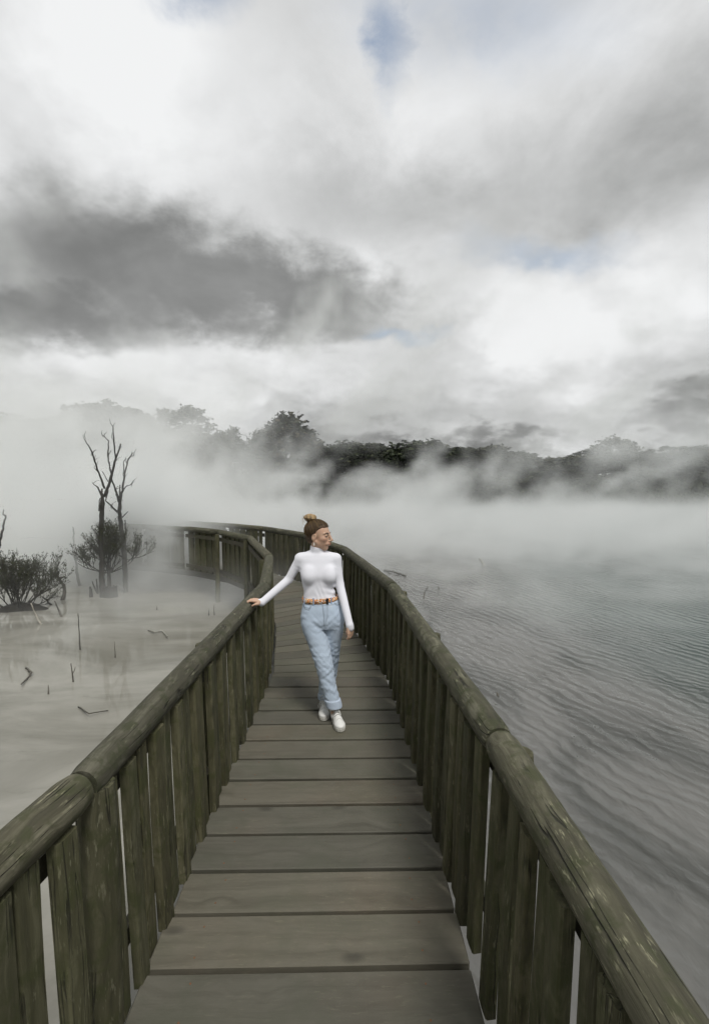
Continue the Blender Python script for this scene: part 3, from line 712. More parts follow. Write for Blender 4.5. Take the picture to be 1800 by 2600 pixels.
# fine-twigged shrubs
M_twig = flat_mat('dark_twig', (0.030, 0.027, 0.020), 0.9, 0.4, 20)
M_sleaf = leaf_mat('shrub_leaf', (0.020, 0.026, 0.012), (0.042, 0.050, 0.022), (0.070, 0.074, 0.034))
def shrub(name, label, loc, width, height, n_main, seed, lean=(0, 0), stem=0.0, leafy=1.0, lead=None):
    rnd = random.Random(seed)
    root = empty(name, loc); tag(root, label, 'shrub', 'shrubs in the pool')
    tw, lf = MB(), MB()
    def leaf(p, d, s):
        a = d.orthogonal().normalized(); q = rnd.uniform(0, 6.28); b = d.cross(a); a = a * math.cos(q) + b * math.sin(q)
        lf.add([p, p + d * s * 0.5 + a * s * 0.16, p + d * s, p + d * s * 0.5 - a * s * 0.16], [(0, 1, 2, 3)])
    def grow(p, d, L, r, lev):
        n = 4; pts = [p]; q = p.copy(); dd = d.copy()
        for i in range(n):
            dd = (dd + Vector((rnd.gauss(0, 1), rnd.gauss(0, 1), rnd.gauss(0.3, 1))) * 0.12 + Vector((0, 0, 0.10))).normalized()
            q = q + dd * (L / n); pts.append(q.copy())
        tw.tube(pts, [r * (1 - 0.6 * i / n) for i in range(n + 1)], 4 if lev < 2 else 3, False)
        if lev >= 2:
            for i in range(int(7 * leafy)):
                s = rnd.uniform(0.15, 1.0) * n; k = min(n - 1, int(s)); pp = pts[k].lerp(pts[k + 1], s - k)
                leaf(pp, (dd + Vector((rnd.gauss(0, 1), rnd.gauss(0, 1), rnd.gauss(0.2, 1))) * 0.55).normalized(), rnd.uniform(0.025, 0.055))
        if lev < 3:
            for i in range((5, 5, 4)[lev]):
                s = rnd.uniform(0.35, 1.0) * n; k = min(n - 1, int(s)); pp = pts[k].lerp(pts[k + 1], s - k)
                nd = (dd * 1.0 + Vector((rnd.gauss(0, 1), rnd.gauss(0, 1), rnd.gauss(0.25, 0.7))) * 0.50).normalized()
                grow(pp, nd, L * rnd.uniform(0.42, 0.68), r * 0.55, lev + 1)
    c0 = Vector((0, 0, stem))
    if stem: tw.tube([(0.02, 0, -0.2), (0.0, 0.02, stem * 0.5), c0], [0.05, 0.042, 0.036], 7)
    for i in range(n_main):
        a = i * 2.399 + rnd.uniform(-0.3, 0.3); e = rnd.uniform(0.12, 1.35)
        if lead and i < lead: e = rnd.uniform(1.2, 1.5)
        d = Vector((math.cos(a) * math.cos(e) * width + lean[0], math.sin(a) * math.cos(e) * width + lean[1], math.sin(e) * height))
        grow(c0 + Vector((rnd.uniform(-.08, .08), rnd.uniform(-.08, .08), -0.05)), d.normalized(), d.length * rnd.uniform(0.48, 0.62), 0.013, 0)
    tw.build('twigs', M_twig, root); lf.build('foliage', M_sleaf, root)
    return root
p = r3z(880, 1400); shrub('shrub', 'twiggy green shrub growing against the tall bare dead tree', (p.x, p.y - 0.15, ZW), 1.15, 1.25, 20, 3, (0.05, 0), 0.55, 0.7)
p = r3z(140, 1520); shrub('shrub', 'wide fine-leaved shrub sprawling low over the pool near the left edge', (p.x, p.y, ZW), 1.3, 1.2, 24, 8, (0.15, 0), 0.0, 0.55, 4)
p = r3z(1000, 1330); shrub('shrub', 'small sparse tuft of twigs right of the dead tree\'s foot', (p.x, p.y + 0.5, ZW), 0.42, 0.34, 6, 15, (0, 0), 0.0, 0.3)
# root mound under the wide shrub
def mound(name, label, cat, loc, rx, ry, h, mat, seed, kind=None):
    rnd = random.Random(seed); v, f = [(0, 0, h)], []; n, m_ = 22, 5
    for j in range(1, m_ + 1):
        for i in range(n):
            a = 2 * math.pi * i / n; s = j / m_; q = s * (1 + 0.22 * math.sin(3 * a + seed) + rnd.uniform(-0.08, 0.08))
            v.append((rx * q * math.cos(a), ry * q * math.sin(a), h * (1 - s * s) * rnd.uniform(0.7, 1.1) - 0.06 * s))
    f += [(0, 1 + i, 1 + (i + 1) % n) for i in range(n)]
    for j in range(m_ - 1):
        for i in range(n):
            a = 1 + j * n + i; b = 1 + j * n + (i + 1) % n; f.append((a, a + n, b + n, b))
    return tag(link(name, pydata(name, v, f), mat, loc=loc), label, cat)
p = r3z(165, 1525)
mound('root_mound', 'dark root mound the wide fine-leaved shrub grows from', 'mound', (p.x, p.y, ZW), 0.62, 0.35, 0.14, M_dead, 2)

def stick(label, pts, r, mat=None, name='stick', forks=(), lift=0.0, group='sticks in the water', k=6, seed=1):
    """pts in photograph pixels; the last point is where the stick meets the water"""
    rnd = random.Random(seed + len(label)); b = at_z(pts[-1][0], pts[-1][1], ZW)
    mb = MB(); P_ = [at_y(x, y, b.y + 0.10 * i * math.sin(i + seed)) - b for i, (x, y) in enumerate(reversed(pts))]
    P_ = [Vector((P_[0].x, P_[0].y, -0.25))] + P_
    limb(mb, P_, [r] + [r * (1 - 0.55 * i / max(1, len(P_) - 2)) for i in range(len(P_) - 1)], rnd, k, r * 0.25, 0.08)
    for fk in forks:
        F = [at_y(x, y, b.y + 0.04 * i) - b for i, (x, y) in enumerate(fk)]
        limb(mb, F, [r * 0.55, r * 0.45, r * 0.3, r * 0.25][:len(F)], rnd, 5, r * 0.2, 0.06)
    o = mb.build(name, mat or M_stick, smooth=True); o.location = b
    return tag(o, label, 'stick', group)
def s3(*a): return [(x * S3, 1050 + y * S3) for x, y in a]
stick('tall straight black stake standing left of the dead tree', s3((574, 890), (580, 1030), (598, 1180), (622, 1345)), 0.034, M_dead)
stick('thin bare sapling cut off by the left edge of the photo', s3((48, 795), (30, 880), (2, 1000), (-20, 1150), (-40, 1420)), 0.036, M_dead, forks=[s3((46, 800), (34, 785), (33, 748))])
stick('long thin upright stick in the pool below the black stake', s3((612, 1562), (620, 1700), (630, 1845)), 0.012)
stick('small forked twig standing in the pool like a Y', s3((556, 1950), (566, 2020), (575, 2095)), 0.011, forks=[s3((568, 2035), (580, 2010), (590, 1978))])
stick('short single spike low in the pool near the left edge', s3((380, 2120), (383, 2190)), 0.010)
stick('faint thin reed below the dead tree\'s reflection', s3((897, 1780), (900, 1905)), 0.008)
stick('lone stub between the dead tree and the curving railing', s3((1203, 1110), (1196, 1185)), 0.024)
stick('tiny spike in open water right of the dead tree', s3((1225, 1495), (1228, 1532)), 0.012)
stick('short broken stub nearest the foot of the dead tree', s3((755, 1290), (766, 1405)), 0.024, M_dead)
stick('leaning broken stub left of the dead tree\'s foot', s3((722, 1310), (760, 1405)), 0.022, M_dead)
stick('squat snapped stump left of the dead tree', s3((706, 1352), (714, 1432)), 0.042, M_dead)
stick('crooked branch stump rising at the right end of the wide shrub', s3((395, 1222), (470, 1290), (508, 1370), (488, 1455)), 0.045, M_stick, forks=[s3((470, 1290), (500, 1270), (520, 1285))])
stick('pale thin stick slanting out from under the wide shrub', s3((245, 1480), (285, 1570), (325, 1645)), 0.020, M_drift)
stick('dark slanting stick in front of the wide shrub', s3((430, 1462), (462, 1530), (480, 1585)), 0.022)
stick('thin dark branch under the shrub dipping into the pool', s3((330, 1430), (370, 1455), (405, 1495)), 0.022, M_dead)
stick('short reed of a pair beside the railing, the left one', [(531, 1545), (531, 1562)], 0.012)
stick('short reed of a pair beside the railing, the right one', [(544, 1535), (545, 1562)], 0.010)
stick('pale leaning post stub far out on the lake', [(1216, 1418), (1222, 1426), (1228, 1435)], 0.055, M_drift)
stick('curved dark twig poking from the lake beyond the right railing', [(1087, 1490), (1078, 1503), (1075, 1517)], 0.014)
stick('small dark snag tip right of the curved twig', [(1112, 1489), (1114, 1495)], 0.022)
stick('small dark snag tip in the ripples below the curved twig', [(1261, 1758), (1263, 1766)], 0.016)
def floating(label, pts, r, mat, seed=2):
    rnd = random.Random(seed); P0 = at_z(*pts[0], ZW); mb = MB()
    limb(mb, [at_z(x, y, ZW + 0.01 + 0.035 * math.sin(i * 1.7) ** 2) - P0 for i, (x, y) in enumerate(pts)], [r * (1 - 0.5 * i / len(pts)) for i in range(len(pts))], rnd, 6, r * 0.4, 0.06)
    o = mb.build('driftwood', mat, smooth=True); o.location = P0
    return tag(o, label, 'driftwood', 'driftwood on the water')
floating('bleached crooked branch floating right of the dead tree', s3((1160, 1692), (1215, 1705), (1270, 1698), (1312, 1740)), 0.0132, M_drift)
floating('grey bent branch floating low in the pool at left', s3((205, 1985), (258, 2022), (225, 2060), (170, 2112)), 0.0132, M_stick)
floating('long thin stick lying on the lake beyond the right railing', [(975, 1448), (1000, 1452), (1031, 1462)], 0.026, M_stick)
floating('long bent twig floating beside the left handrail', [(200, 1795), (228, 1812), (275, 1804)], 0.008, M_stick)

# a leaning snag far back in the steam
b0 = at_y(232, 1372, 22.0); b0.z = ZW
sn = empty('snag', b0); tag(sn, 'pale ghost of a leaning dead tree deep in the steam', 'dead tree')
mb = MB(); limb(mb, [Vector((0.1, 0, -0.2)), r3(700, 960, 22) - b0, r3(650, 860, 22) - b0, r3(610, 780, 22) - b0], [0.075, 0.06, 0.045, 0.02], rnd, 7); mb.build('trunk', M_dead, sn, True)
for br in ([(668, 890, 0), (680, 780, 0), (675, 620, 0)], [(615, 800, 0), (600, 700, 0), (628, 570, 0)]):
    mb = MB(); limb(mb, [r3(x, y, 22) - b0 for x, y, _ in br], [0.035, 0.025, 0.012], rnd, 6); mb.build('branch', M_dead, sn, True)

# ------------------------------------------------------------------ steam drifting over the water
def steam_mat(name, colr=(0.97, 0.985, 0.98), aniso=0.0):
    m = bpy.data.materials.new(name); m.use_nodes = True
    t = NT(m.node_tree); t.n.clear()
    v = t.node('ShaderNodeVolumePrincipled'); o = t.node('ShaderNodeOutputMaterial'); t.l.new(v.outputs[0], o.inputs['Volume'])
    v.inputs['Color'].default_value = (*colr, 1); v.inputs['Density'].default_value = 1.0
    v.inputs['Anisotropy'].default_value = aniso
    return m
M_steam = steam_mat('steam')
def steam(name, label, lo, hi, res, field):
    me = bpy.data.meshes.new(name); me.materials.append(M_steam)
    o = bpy.data.objects.new(name, me); COL.objects.link(o)
    tag(o, label, 'steam', None, 'stuff')
    g = bpy.data.node_groups.new(name + '_field', 'GeometryNodeTree')
    g.interface.new_socket('Geometry', in_out='INPUT', socket_type='NodeSocketGeometry')
    g.interface.new_socket('Geometry', in_out='OUTPUT', socket_type='NodeSocketGeometry')
    t = NT(g)
    vc = t.node('GeometryNodeVolumeCube'); t.set(vc.inputs['Min'], lo); t.set(vc.inputs['Max'], hi)
    for k, n in zip('XYZ', res): vc.inputs['Resolution ' + k].default_value = n
    t.set(vc.inputs['Density'], field(t, t.node('GeometryNodeInputPosition').outputs[0]))
    sm = t.node('GeometryNodeSetMaterial'); sm.inputs['Material'].default_value = M_steam
    t.l.new(vc.outputs[0], sm.inputs['Geometry'])
    out = t.node('NodeGroupOutput'); t.l.new(sm.outputs[0], out.inputs[0])
    md = o.modifiers.new('field', 'NODES'); md.node_group = g
    return o
def lump(t, p, c, r):
    """soft ellipsoidal bump, 1 at the centre"""
    d = t.vm('DIVIDE', t.vm('SUBTRACT', p, c), r)
    n = t.node('ShaderNodeVectorMath', operation='DOT_PRODUCT'); t.set(n.inputs[0], d); t.set(n.inputs[1], d)
    return t.m('EXPONENT', t.m('MULTIPLY', n.outputs['Value'], -1.0))
def bank_field(t, p):
    x, y, z = t.xyz(p)
    zz = t.m('MAXIMUM', t.m('SUBTRACT', z, ZW), 0.0)
    q = t.vec(t.m('SUBTRACT', x, t.m('MULTIPLY', zz, 0.5)), t.m('ADD', y, t.m('MULTIPLY', zz, 0.3)), z)      # the billows lean with the wind
    big = t.noise(t.vm('MULTIPLY', q, (0.075, 0.07, 0.10)), 1.0, 2, 0.5)
    bil = t.noise(t.vm('ADD', t.vm('MULTIPLY', q, (0.30, 0.22, 0.28)), (5.0, 1.0, 0.0)), 1.0, 6, 0.66, 1.0)
    left = t.smooth(t.m('ADD', x, t.m('MULTIPLY', y, 0.27)), 4.0, -8.0)
    # a thick layer lying on the water, and in front of the trees a curtain of separate billows
    layer = t.m('EXPONENT', t.m('MULTIPLY', t.m('DIVIDE', zz, t.m('ADD', 0.30, t.m('MULTIPLY', big, 0.55))), -1.0))
    layer = t.m('MULTIPLY', layer, t.smooth(bil, 0.3, 0.6, 0.5, 1.4))
    top = t.m('ADD', t.m('ADD', 2.0, t.m('MULTIPLY', t.m('SUBTRACT', big, 0.42), 16.0)), t.m('MULTIPLY', left, 2.0))
    hgt = t.m('DIVIDE', zz, t.m('MAXIMUM', top, 1.2))
    thr = t.m('ADD', 0.455, t.m('MULTIPLY', hgt, 0.075))
    puff = t.m('MULTIPLY', t.smooth(t.m('SUBTRACT', bil, thr), 0.0, 0.11), t.m('EXPONENT', t.m('MULTIPLY', hgt, -0.40)))
    near = t.smooth(t.m('ADD', y, t.m('ADD', t.m('MULTIPLY', left, 3.0), t.m('ADD', t.m('MULTIPLY', t.m('SUBTRACT', bil, 0.5), 18.0), t.m('MULTIPLY', t.m('SUBTRACT', big, 0.5), 14.0)))), 11.0, 18.0)
    band = t.smooth(y, 24.0, 34.0, 1.0, 0.0)
    d = t.m('ADD', t.m('MULTIPLY', layer, 0.20), t.m('MULTIPLY', t.m('MULTIPLY', puff, band), 0.42))
    d = t.m('MULTIPLY', d, t.m('MULTIPLY', near, t.smooth(y, 46.0, 55.0, 1.0, 0.0)))
    # the plume over the vents on the pool side
    pl = t.m('MAXIMUM', lump(t, p, (-13.0, 25.0, 0.5), (7.0, 9.0, 4.6)), t.m('MULTIPLY', lump(t, p, (-24.0, 40.0, 2.5), (13.0, 12.0, 8.5)), 1.0))
    d = t.m('ADD', d, t.m('MULTIPLY', t.m('MULTIPLY', pl, t.smooth(bil, 0.38, 0.62, 0.15, 1.7)), 0.12))
    return t.m('MAXIMUM', t.m('SUBTRACT', d, 0.010), 0.0)
steam('steam', 'thick white steam bank rising off the hot lake before the far trees', (-52, 10, ZW + 0.02), (46, 55, 11), (350, 165, 46), bank_field)
def wisp_field(t, p):
    x, y, z = t.xyz(p)
    zz = t.m('MAXIMUM', t.m('SUBTRACT', z, ZW), 0.0)
    bil = t.noise(t.vm('MULTIPLY', p, (0.42, 0.42, 0.75)), 1.0, 5, 0.6, 0.8)
    puff = t.smooth(bil, 0.44, 0.68, 0.0, 1.0)
    low = t.m('EXPONENT', t.m('MULTIPLY', zz, t.smooth(x, -1.0, 2.0, -1.5, -1.1)))
    side = t.m('MAXIMUM', t.smooth(t.m('ADD', x, t.m('MULTIPLY', y, 0.18)), -0.6, -2.2), t.smooth(t.m('ADD', x, t.m('MULTIPLY', y, 0.1)), 2.0, 3.6))
    d = t.m('MULTIPLY', t.m('MULTIPLY', low, t.m('ADD', puff, 0.06)), t.m('MULTIPLY', side, t.smooth(y, 4.0, 9.0)))
    d = t.m('MULTIPLY', d, t.smooth(x, -1.0, 2.0, 0.24, 0.40))
    # steam wrapping the far bend of the walk
    k = t.m('MAXIMUM', lump(t, p, (-4.30, 11.45, 0.25), (0.95, 0.30, 1.15)), lump(t, p, (-5.6, 12.6, 0.3), (1.8, 0.9, 1.3)))
    d = t.m('ADD', d, t.m('MULTIPLY', t.m('MULTIPLY', k, t.m('ADD', puff, 0.5)), 5.0))
    d = t.m('ADD', d, t.m('MULTIPLY', t.m('MULTIPLY', lump(t, p, (-3.0, 9.9, -0.45), (1.3, 0.7, 0.36)), t.m('ADD', puff, 0.4)), 0.8))
    d = t.m('ADD', d, t.m('MULTIPLY', t.m('MULTIPLY', lump(t, p, (-3.3, 11.75, 0.3), (0.8, 0.45, 0.8)), t.m('ADD', puff, 0.4)), 1.7))
    d = t.m('ADD', d, t.m('MULTIPLY', t.m('MULTIPLY', lump(t, p, (-1.4, 9.4, 0.0), (1.2, 2.6, 0.7)), t.m('ADD', puff, 0.3)), 0.12))
    return t.m('MAXIMUM', t.m('SUBTRACT', d, 0.003), 0.0)
steam('steam_wisps', 'thin steam wisps drifting low over the water around the boardwalk', (-12, 3.5, ZW + 0.02), (13, 19, 2.3), (200, 130, 40), wisp_field)

# ------------------------------------------------------------------ the woman on the boardwalk: surfaces grown from smooth distance fields
class Field:
    def __init__(s, lo, hi, h):
        s.lo = np.array(lo, float); s.h = h
        s.n = np.ceil((np.array(hi) - s.lo) / h).astype(int) + 1
        s.d = np.full(s.n, 0.5, np.float32)
    def region(s, lo, hi):
        a = np.clip(np.floor((np.array(lo) - s.lo) / s.h).astype(int), 0, s.n - 1)
        b = np.clip(np.ceil((np.array(hi) - s.lo) / s.h).astype(int) + 1, 1, s.n)
        sl = tuple(slice(i, j) for i, j in zip(a, b))
        ax = [(s.lo[i] + s.h * np.arange(a[i], b[i])).astype(np.float32) for i in range(3)]
        return sl, np.meshgrid(*ax, indexing='ij')
    def put(s, fn, lo, hi, k=0.0, sub=False):
        pad = k + 4 * s.h
        sl, (X, Y, Z) = s.region(np.array(lo) - pad, np.array(hi) + pad)
        if X.size == 0: return
        e = fn(X, Y, Z).astype(np.float32); a = s.d[sl]
        if sub:
            e = -e
            if k > 0:
                hh = np.clip(0.5 - 0.5 * (a - e) / k, 0, 1); s.d[sl] = a + (e - a) * hh + k * hh * (1 - hh)
            else: s.d[sl] = np.maximum(a, e)
        elif k > 0:
            hh = np.clip(0.5 + 0.5 * (a - e) / k, 0, 1); s.d[sl] = a + (e - a) * hh - k * hh * (1 - hh)
        else: s.d[sl] = np.minimum(a, e)
    def cone(s, a, b, ra, rb, k=0.0, sub=False):
        a, b = np.array(a, float), np.array(b, float); ab = b - a; L = ab @ ab + 1e-9
        def fn(X, Y, Z):
            t = np.clip(((X - a[0]) * ab[0] + (Y - a[1]) * ab[1] + (Z - a[2]) * ab[2]) / L, 0, 1)
            return np.sqrt((X - a[0] - t * ab[0]) ** 2 + (Y - a[1] - t * ab[1]) ** 2 + (Z - a[2] - t * ab[2]) ** 2) - (ra + (rb - ra) * t)
        m = max(ra, rb); s.put(fn, np.minimum(a, b) - m, np.maximum(a, b) + m, k, sub)
    def chain(s, pts, rads, k=0.01):
        for i in range(len(pts) - 1): s.cone(pts[i], pts[i + 1], rads[i], rads[i + 1], k)
    def ell(s, c, r, A=None, k=0.0, sub=False):
        c = np.array(c, float); r = np.array(r, float) * (HS if A is AX else 1.0); A = np.eye(3) if A is None else np.array(A)   # rows of A: local axes
        def fn(X, Y, Z):
            x, y, z = X - c[0], Y - c[1], Z - c[2]
            q = [(A[i, 0] * x + A[i, 1] * y + A[i, 2] * z) for i in range(3)]
            k0 = np.sqrt(sum((q[i] / r[i]) ** 2 for i in range(3))); k1 = np.sqrt(sum((q[i] / r[i] ** 2) ** 2 for i in range(3))) + 1e-9
            return k0 * (k0 - 1) / k1
        m = r.max(); s.put(fn, c - m, c + m, k, sub)
    def loft(s, sec, inset=0.0, k=0.0, p=2.3, rip=None, ends=(0.0, 0.0)):
        """sec: rows (z, cx, cy, rx, ry) of a nearly upright tube, any order"""
        S = np.array(sorted(sec), float)
        def fn(X, Y, Z):
            zf = Z[0, 0, :]
            def g(i):
                return smooth_interp(zf, S[:, 0], S[:, i])[None, None, :].astype(np.float32)
            rx, ry = g(3) - inset, g(4) - inset
            q = (np.abs((X - g(1)) / rx) ** p + np.abs((Y - g(2)) / ry) ** p) ** (1 / p)
            d = (q - 1) * np.minimum(rx, ry)
            if rip is not None: d = d + rip(X, Y, Z)
            return np.maximum(d, np.maximum(Z - S[-1, 0] - ends[1], S[0, 0] - ends[0] - Z))
        m = max(S[:, 3].max(), S[:, 4].max())
        s.put(fn, (S[:, 1].min() - m, S[:, 2].min() - m, S[0, 0]), (S[:, 1].max() + m, S[:, 2].max() + m, S[-1, 0]), k)
    def mesh(s):
        d = s.d; ins = d < 0; n = s.n
        c = [ins[i:n[0] - 1 + i, j:n[1] - 1 + j, k:n[2] - 1 + k] for i in (0, 1) for j in (0, 1) for k in (0, 1)]
        cnt = np.zeros(c[0].shape, np.int8)
        for q in c: cnt += q
        act = np.argwhere((cnt > 0) & (cnt < 8)); idx = np.full(cnt.shape, -1, np.int32); idx[tuple(act.T)] = np.arange(len(act))
        acc = np.zeros((len(act), 3)); num = np.zeros(len(act))
        corner = [(i, j, k) for i in (0, 1) for j in (0, 1) for k in (0, 1)]
        val = np.stack([d[act[:, 0] + i, act[:, 1] + j, act[:, 2] + k] for i, j, k in corner], 1)
        for a in range(8):
            for b in range(a + 1, 8):
                if sum(abs(x - y) for x, y in zip(corner[a], corner[b])) != 1: continue
                va, vb = val[:, a], val[:, b]; m = (va < 0) != (vb < 0)
                t = np.where(m, va / np.where(m, va - vb, 1), 0)[:, None]
                acc += np.where(m[:, None], np.array(corner[a]) + t * (np.array(corner[b]) - np.array(corner[a])), 0); num += m
        V_ = s.lo + s.h * (act + acc / num[:, None]); F_ = []
        for ax in range(3):
            sl0 = [slice(None)] * 3; sl1 = [slice(None)] * 3; sl0[ax] = slice(0, -1); sl1[ax] = slice(1, None)
            e0, e1 = ins[tuple(sl0)], ins[tuple(sl1)]; E = np.argwhere(e0 != e1)
            o1, o2 = (ax + 1) % 3, (ax + 2) % 3
            E = E[(E[:, o1] > 0) & (E[:, o2] > 0) & (E[:, o1] < n[o1] - 1) & (E[:, o2] < n[o2] - 1)]
            flip = e0[tuple(E.T)]; q = []
            for (u, v) in ((-1, -1), (0, -1), (0, 0), (-1, 0)):
                T = E.copy(); T[:, o1] += u; T[:, o2] += v; q.append(idx[tuple(T.T)])
            q = np.stack(q, 1); q[~flip] = q[~flip][:, ::-1]; F_.append(q)
        return V_, np.concatenate(F_)
def smooth_interp(x, xp, fp):
    """monotone-ish cubic through the rows"""
    x = np.clip(x, xp[0], xp[-1]); i = np.clip(np.searchsorted(xp, x) - 1, 0, len(xp) - 2)
    m = np.gradient(fp, xp); h = xp[i + 1] - xp[i]; t = (x - xp[i]) / h
    return (2 * t ** 3 - 3 * t ** 2 + 1) * fp[i] + (t ** 3 - 2 * t ** 2 + t) * h * m[i] + (3 * t ** 2 - 2 * t ** 3) * fp[i + 1] + (t ** 3 - t ** 2) * h * m[i + 1]
def np_mesh(name, V_, F_, mat, parent=None, paint=None, relax=1):
    me = bpy.data.meshes.new(name)
    for _ in range(relax):                                     # one light smoothing pass
        e = np.concatenate([F_[:, [0, 1]], F_[:, [1, 2]], F_[:, [2, 3]], F_[:, [3, 0]]])
        S_ = np.zeros_like(V_); N_ = np.zeros(len(V_))
        for a, b in ((0, 1), (1, 0)):
            for c in range(3): S_[:, c] += np.bincount(e[:, a], V_[e[:, b], c], len(V_))
            N_ += np.bincount(e[:, a], minlength=len(V_))
        V_ = V_ * 0.5 + 0.5 * S_ / np.maximum(N_, 1)[:, None]
    o0 = np.array(parent.location) if parent is not None else np.zeros(3)
    me.vertices.add(len(V_)); me.vertices.foreach_set('co', (V_ - o0).astype(np.float32).ravel())
    me.loops.add(F_.size); me.loops.foreach_set('vertex_index', F_.astype(np.int32).ravel())
    me.polygons.add(len(F_)); me.polygons.foreach_set('loop_start', np.arange(0, F_.size, 4, dtype=np.int32))
    me.polygons.foreach_set('loop_total', np.full(len(F_), 4, np.int32)) if bpy.app.version < (4, 1, 0) else None
    me.update(calc_edges=True); me.validate()
    me.polygons.foreach_set('use_smooth', [True] * len(me.polygons))
    if paint is not None:
        at = me.attributes.new('paint', 'FLOAT_COLOR', 'POINT'); at.data.foreach_set('color', paint(V_).astype(np.float32).ravel())
    return link(name, me, mat, parent)
DY = -0.115                                       # the pose was laid out a little too deep
def V3(px, py, Y): return np.array(at_y(px, py, Y + DY))
def rows(spec):
    """(py, left px, right px, Y, depth radius) -> loft sections"""
    out = []
    for py, l, r_, Y, ry in spec:
        c = V3((l + r_) / 2, py, Y); out.append((c[2], c[0], Y + DY, (r_ - l) / 2 * (Y + DY) / FPX, ry))
    return out
torso = rows([(1400, 784, 832, 4.21, .045), (1406, 764, 851, 4.205, .062), (1414, 752, 862, 4.205, .078), (1428, 753, 861, 4.20, .092), (1442, 757, 858, 4.19, .100), (1458, 760, 856, 4.18, .103),
              (1476, 764, 853, 4.18, .096), (1496, 768, 852, 4.17, .088), (1514, 769, 855, 4.165, .090), (1534, 766, 864, 4.16, .100), (1548, 764, 868, 4.155, .108)])
torso = [(z_, cx_, cy_, rx * (0.945 if z_ < 1.36 else 0.97), ry * 0.95) for z_, cx_, cy_, rx, ry in torso]
pelvis = rows([(1517, 768, 858, 4.163, .097), (1526, 767, 864, 4.16, .103), (1540, 765, 868, 4.157, .112), (1558, 763, 872, 4.155, .118), (1575, 763, 874, 4.15, .118), (1592, 768, 873, 4.15, .100)])
pelvis = [(z_, cx_, cy_, rx * 0.955, ry * 0.95) for z_, cx_, cy_, rx, ry in pelvis]
leg_f = rows([(1536, 771, 822, 4.152, .088), (1562, 764, 826, 4.145, .098), (1580, 764, 826, 4.135, .098), (1604, 769, 830, 4.12, .092), (1631, 780, 836, 4.10, .083), (1660, 790, 842, 4.075, .075), (1688, 799, 847, 4.055, .070),
              (1712, 806, 850, 4.045, .066), (1738, 812, 854, 4.035, .064), (1765, 821, 861, 4.025, .062), (1792, 829, 867, 4.02, .060)])
leg_b = rows([(1536, 812, 862, 4.155, .088), (1562, 818, 873, 4.155, .098), (1580, 820, 874, 4.16, .098), (1604, 822, 872, 4.17, .090), (1631, 822, 867, 4.185, .080), (1660, 820, 863, 4.205, .072), (1688, 815, 860, 4.225, .066),
              (1712, 811, 856, 4.235, .062), (1738, 809, 851, 4.25, .060), (1762, 808, 846, 4.26, .058), (1772, 808, 844, 4.26, .058)])
sh_l, el_l, wr_l = V3(763, 1418, 4.205), V3(733, 1472, 4.21), np.array((-0.700, 3.962, 0.992))
sh_r, el_r, wr_r = V3(853, 1419, 4.205), V3(862, 1482, 4.17), V3(888, 1588, 4.00)
# head frame: f forward (to the lake), s towards her right (the camera side), u up
HY = 4.20; H0 = V3(810, 1358, HY)
psi = R(66); tilt = R(4)
uf = np.array((math.sin(psi) * math.cos(tilt), -math.cos(psi) * math.cos(tilt), -math.sin(tilt)))
us = np.cross(uf, (0, 0, 1)); us /= np.linalg.norm(us); uu = np.cross(us, uf)
AX = np.stack([uf, us, uu])
HS = 1.06
def HP(f, s_, u): return H0 + HS * (uf * f + us * s_ + uu * u)
def hand(F, w, dirs, palm_n, thumb_base, thumb, fingers, rp=0.0095, wide=0.036, plen=0.07):
    """palm as a flattened slab of cones, then five jointed fingers; dirs = (along, across)"""
    al, ac = dirs
    kn = [w + al * plen * q + ac * wide * o for q, o in ((0.96, -1.0), (1.06, -0.36), (1.03, 0.30), (0.92, 0.92))]
    for i, k_ in enumerate(kn): F.cone(w + ac * wide * (-0.55 + 0.36 * i), k_, 0.0135, 0.0105, 0.010)
    for k_, joints in zip(kn, fingers):
        p_ = [k_] + [k_ + j for j in joints]; rr = [0.0092, 0.0085, 0.0078, 0.0068]
        for i in range(len(p_) - 1): F.cone(p_[i], p_[i + 1], rr[i], rr[i + 1], 0.003)
    b_ = w + thumb_base; p_ = [b_] + [b_ + t for t in thumb]
    F.cone(w + ac * wide * -0.3, b_, 0.015, 0.0125, 0.008)
    for i in range(len(p_) - 1): F.cone(p_[i], p_[i + 1], 0.0105 - i * 0.0012, 0.0095 - i * 0.0014, 0.004)
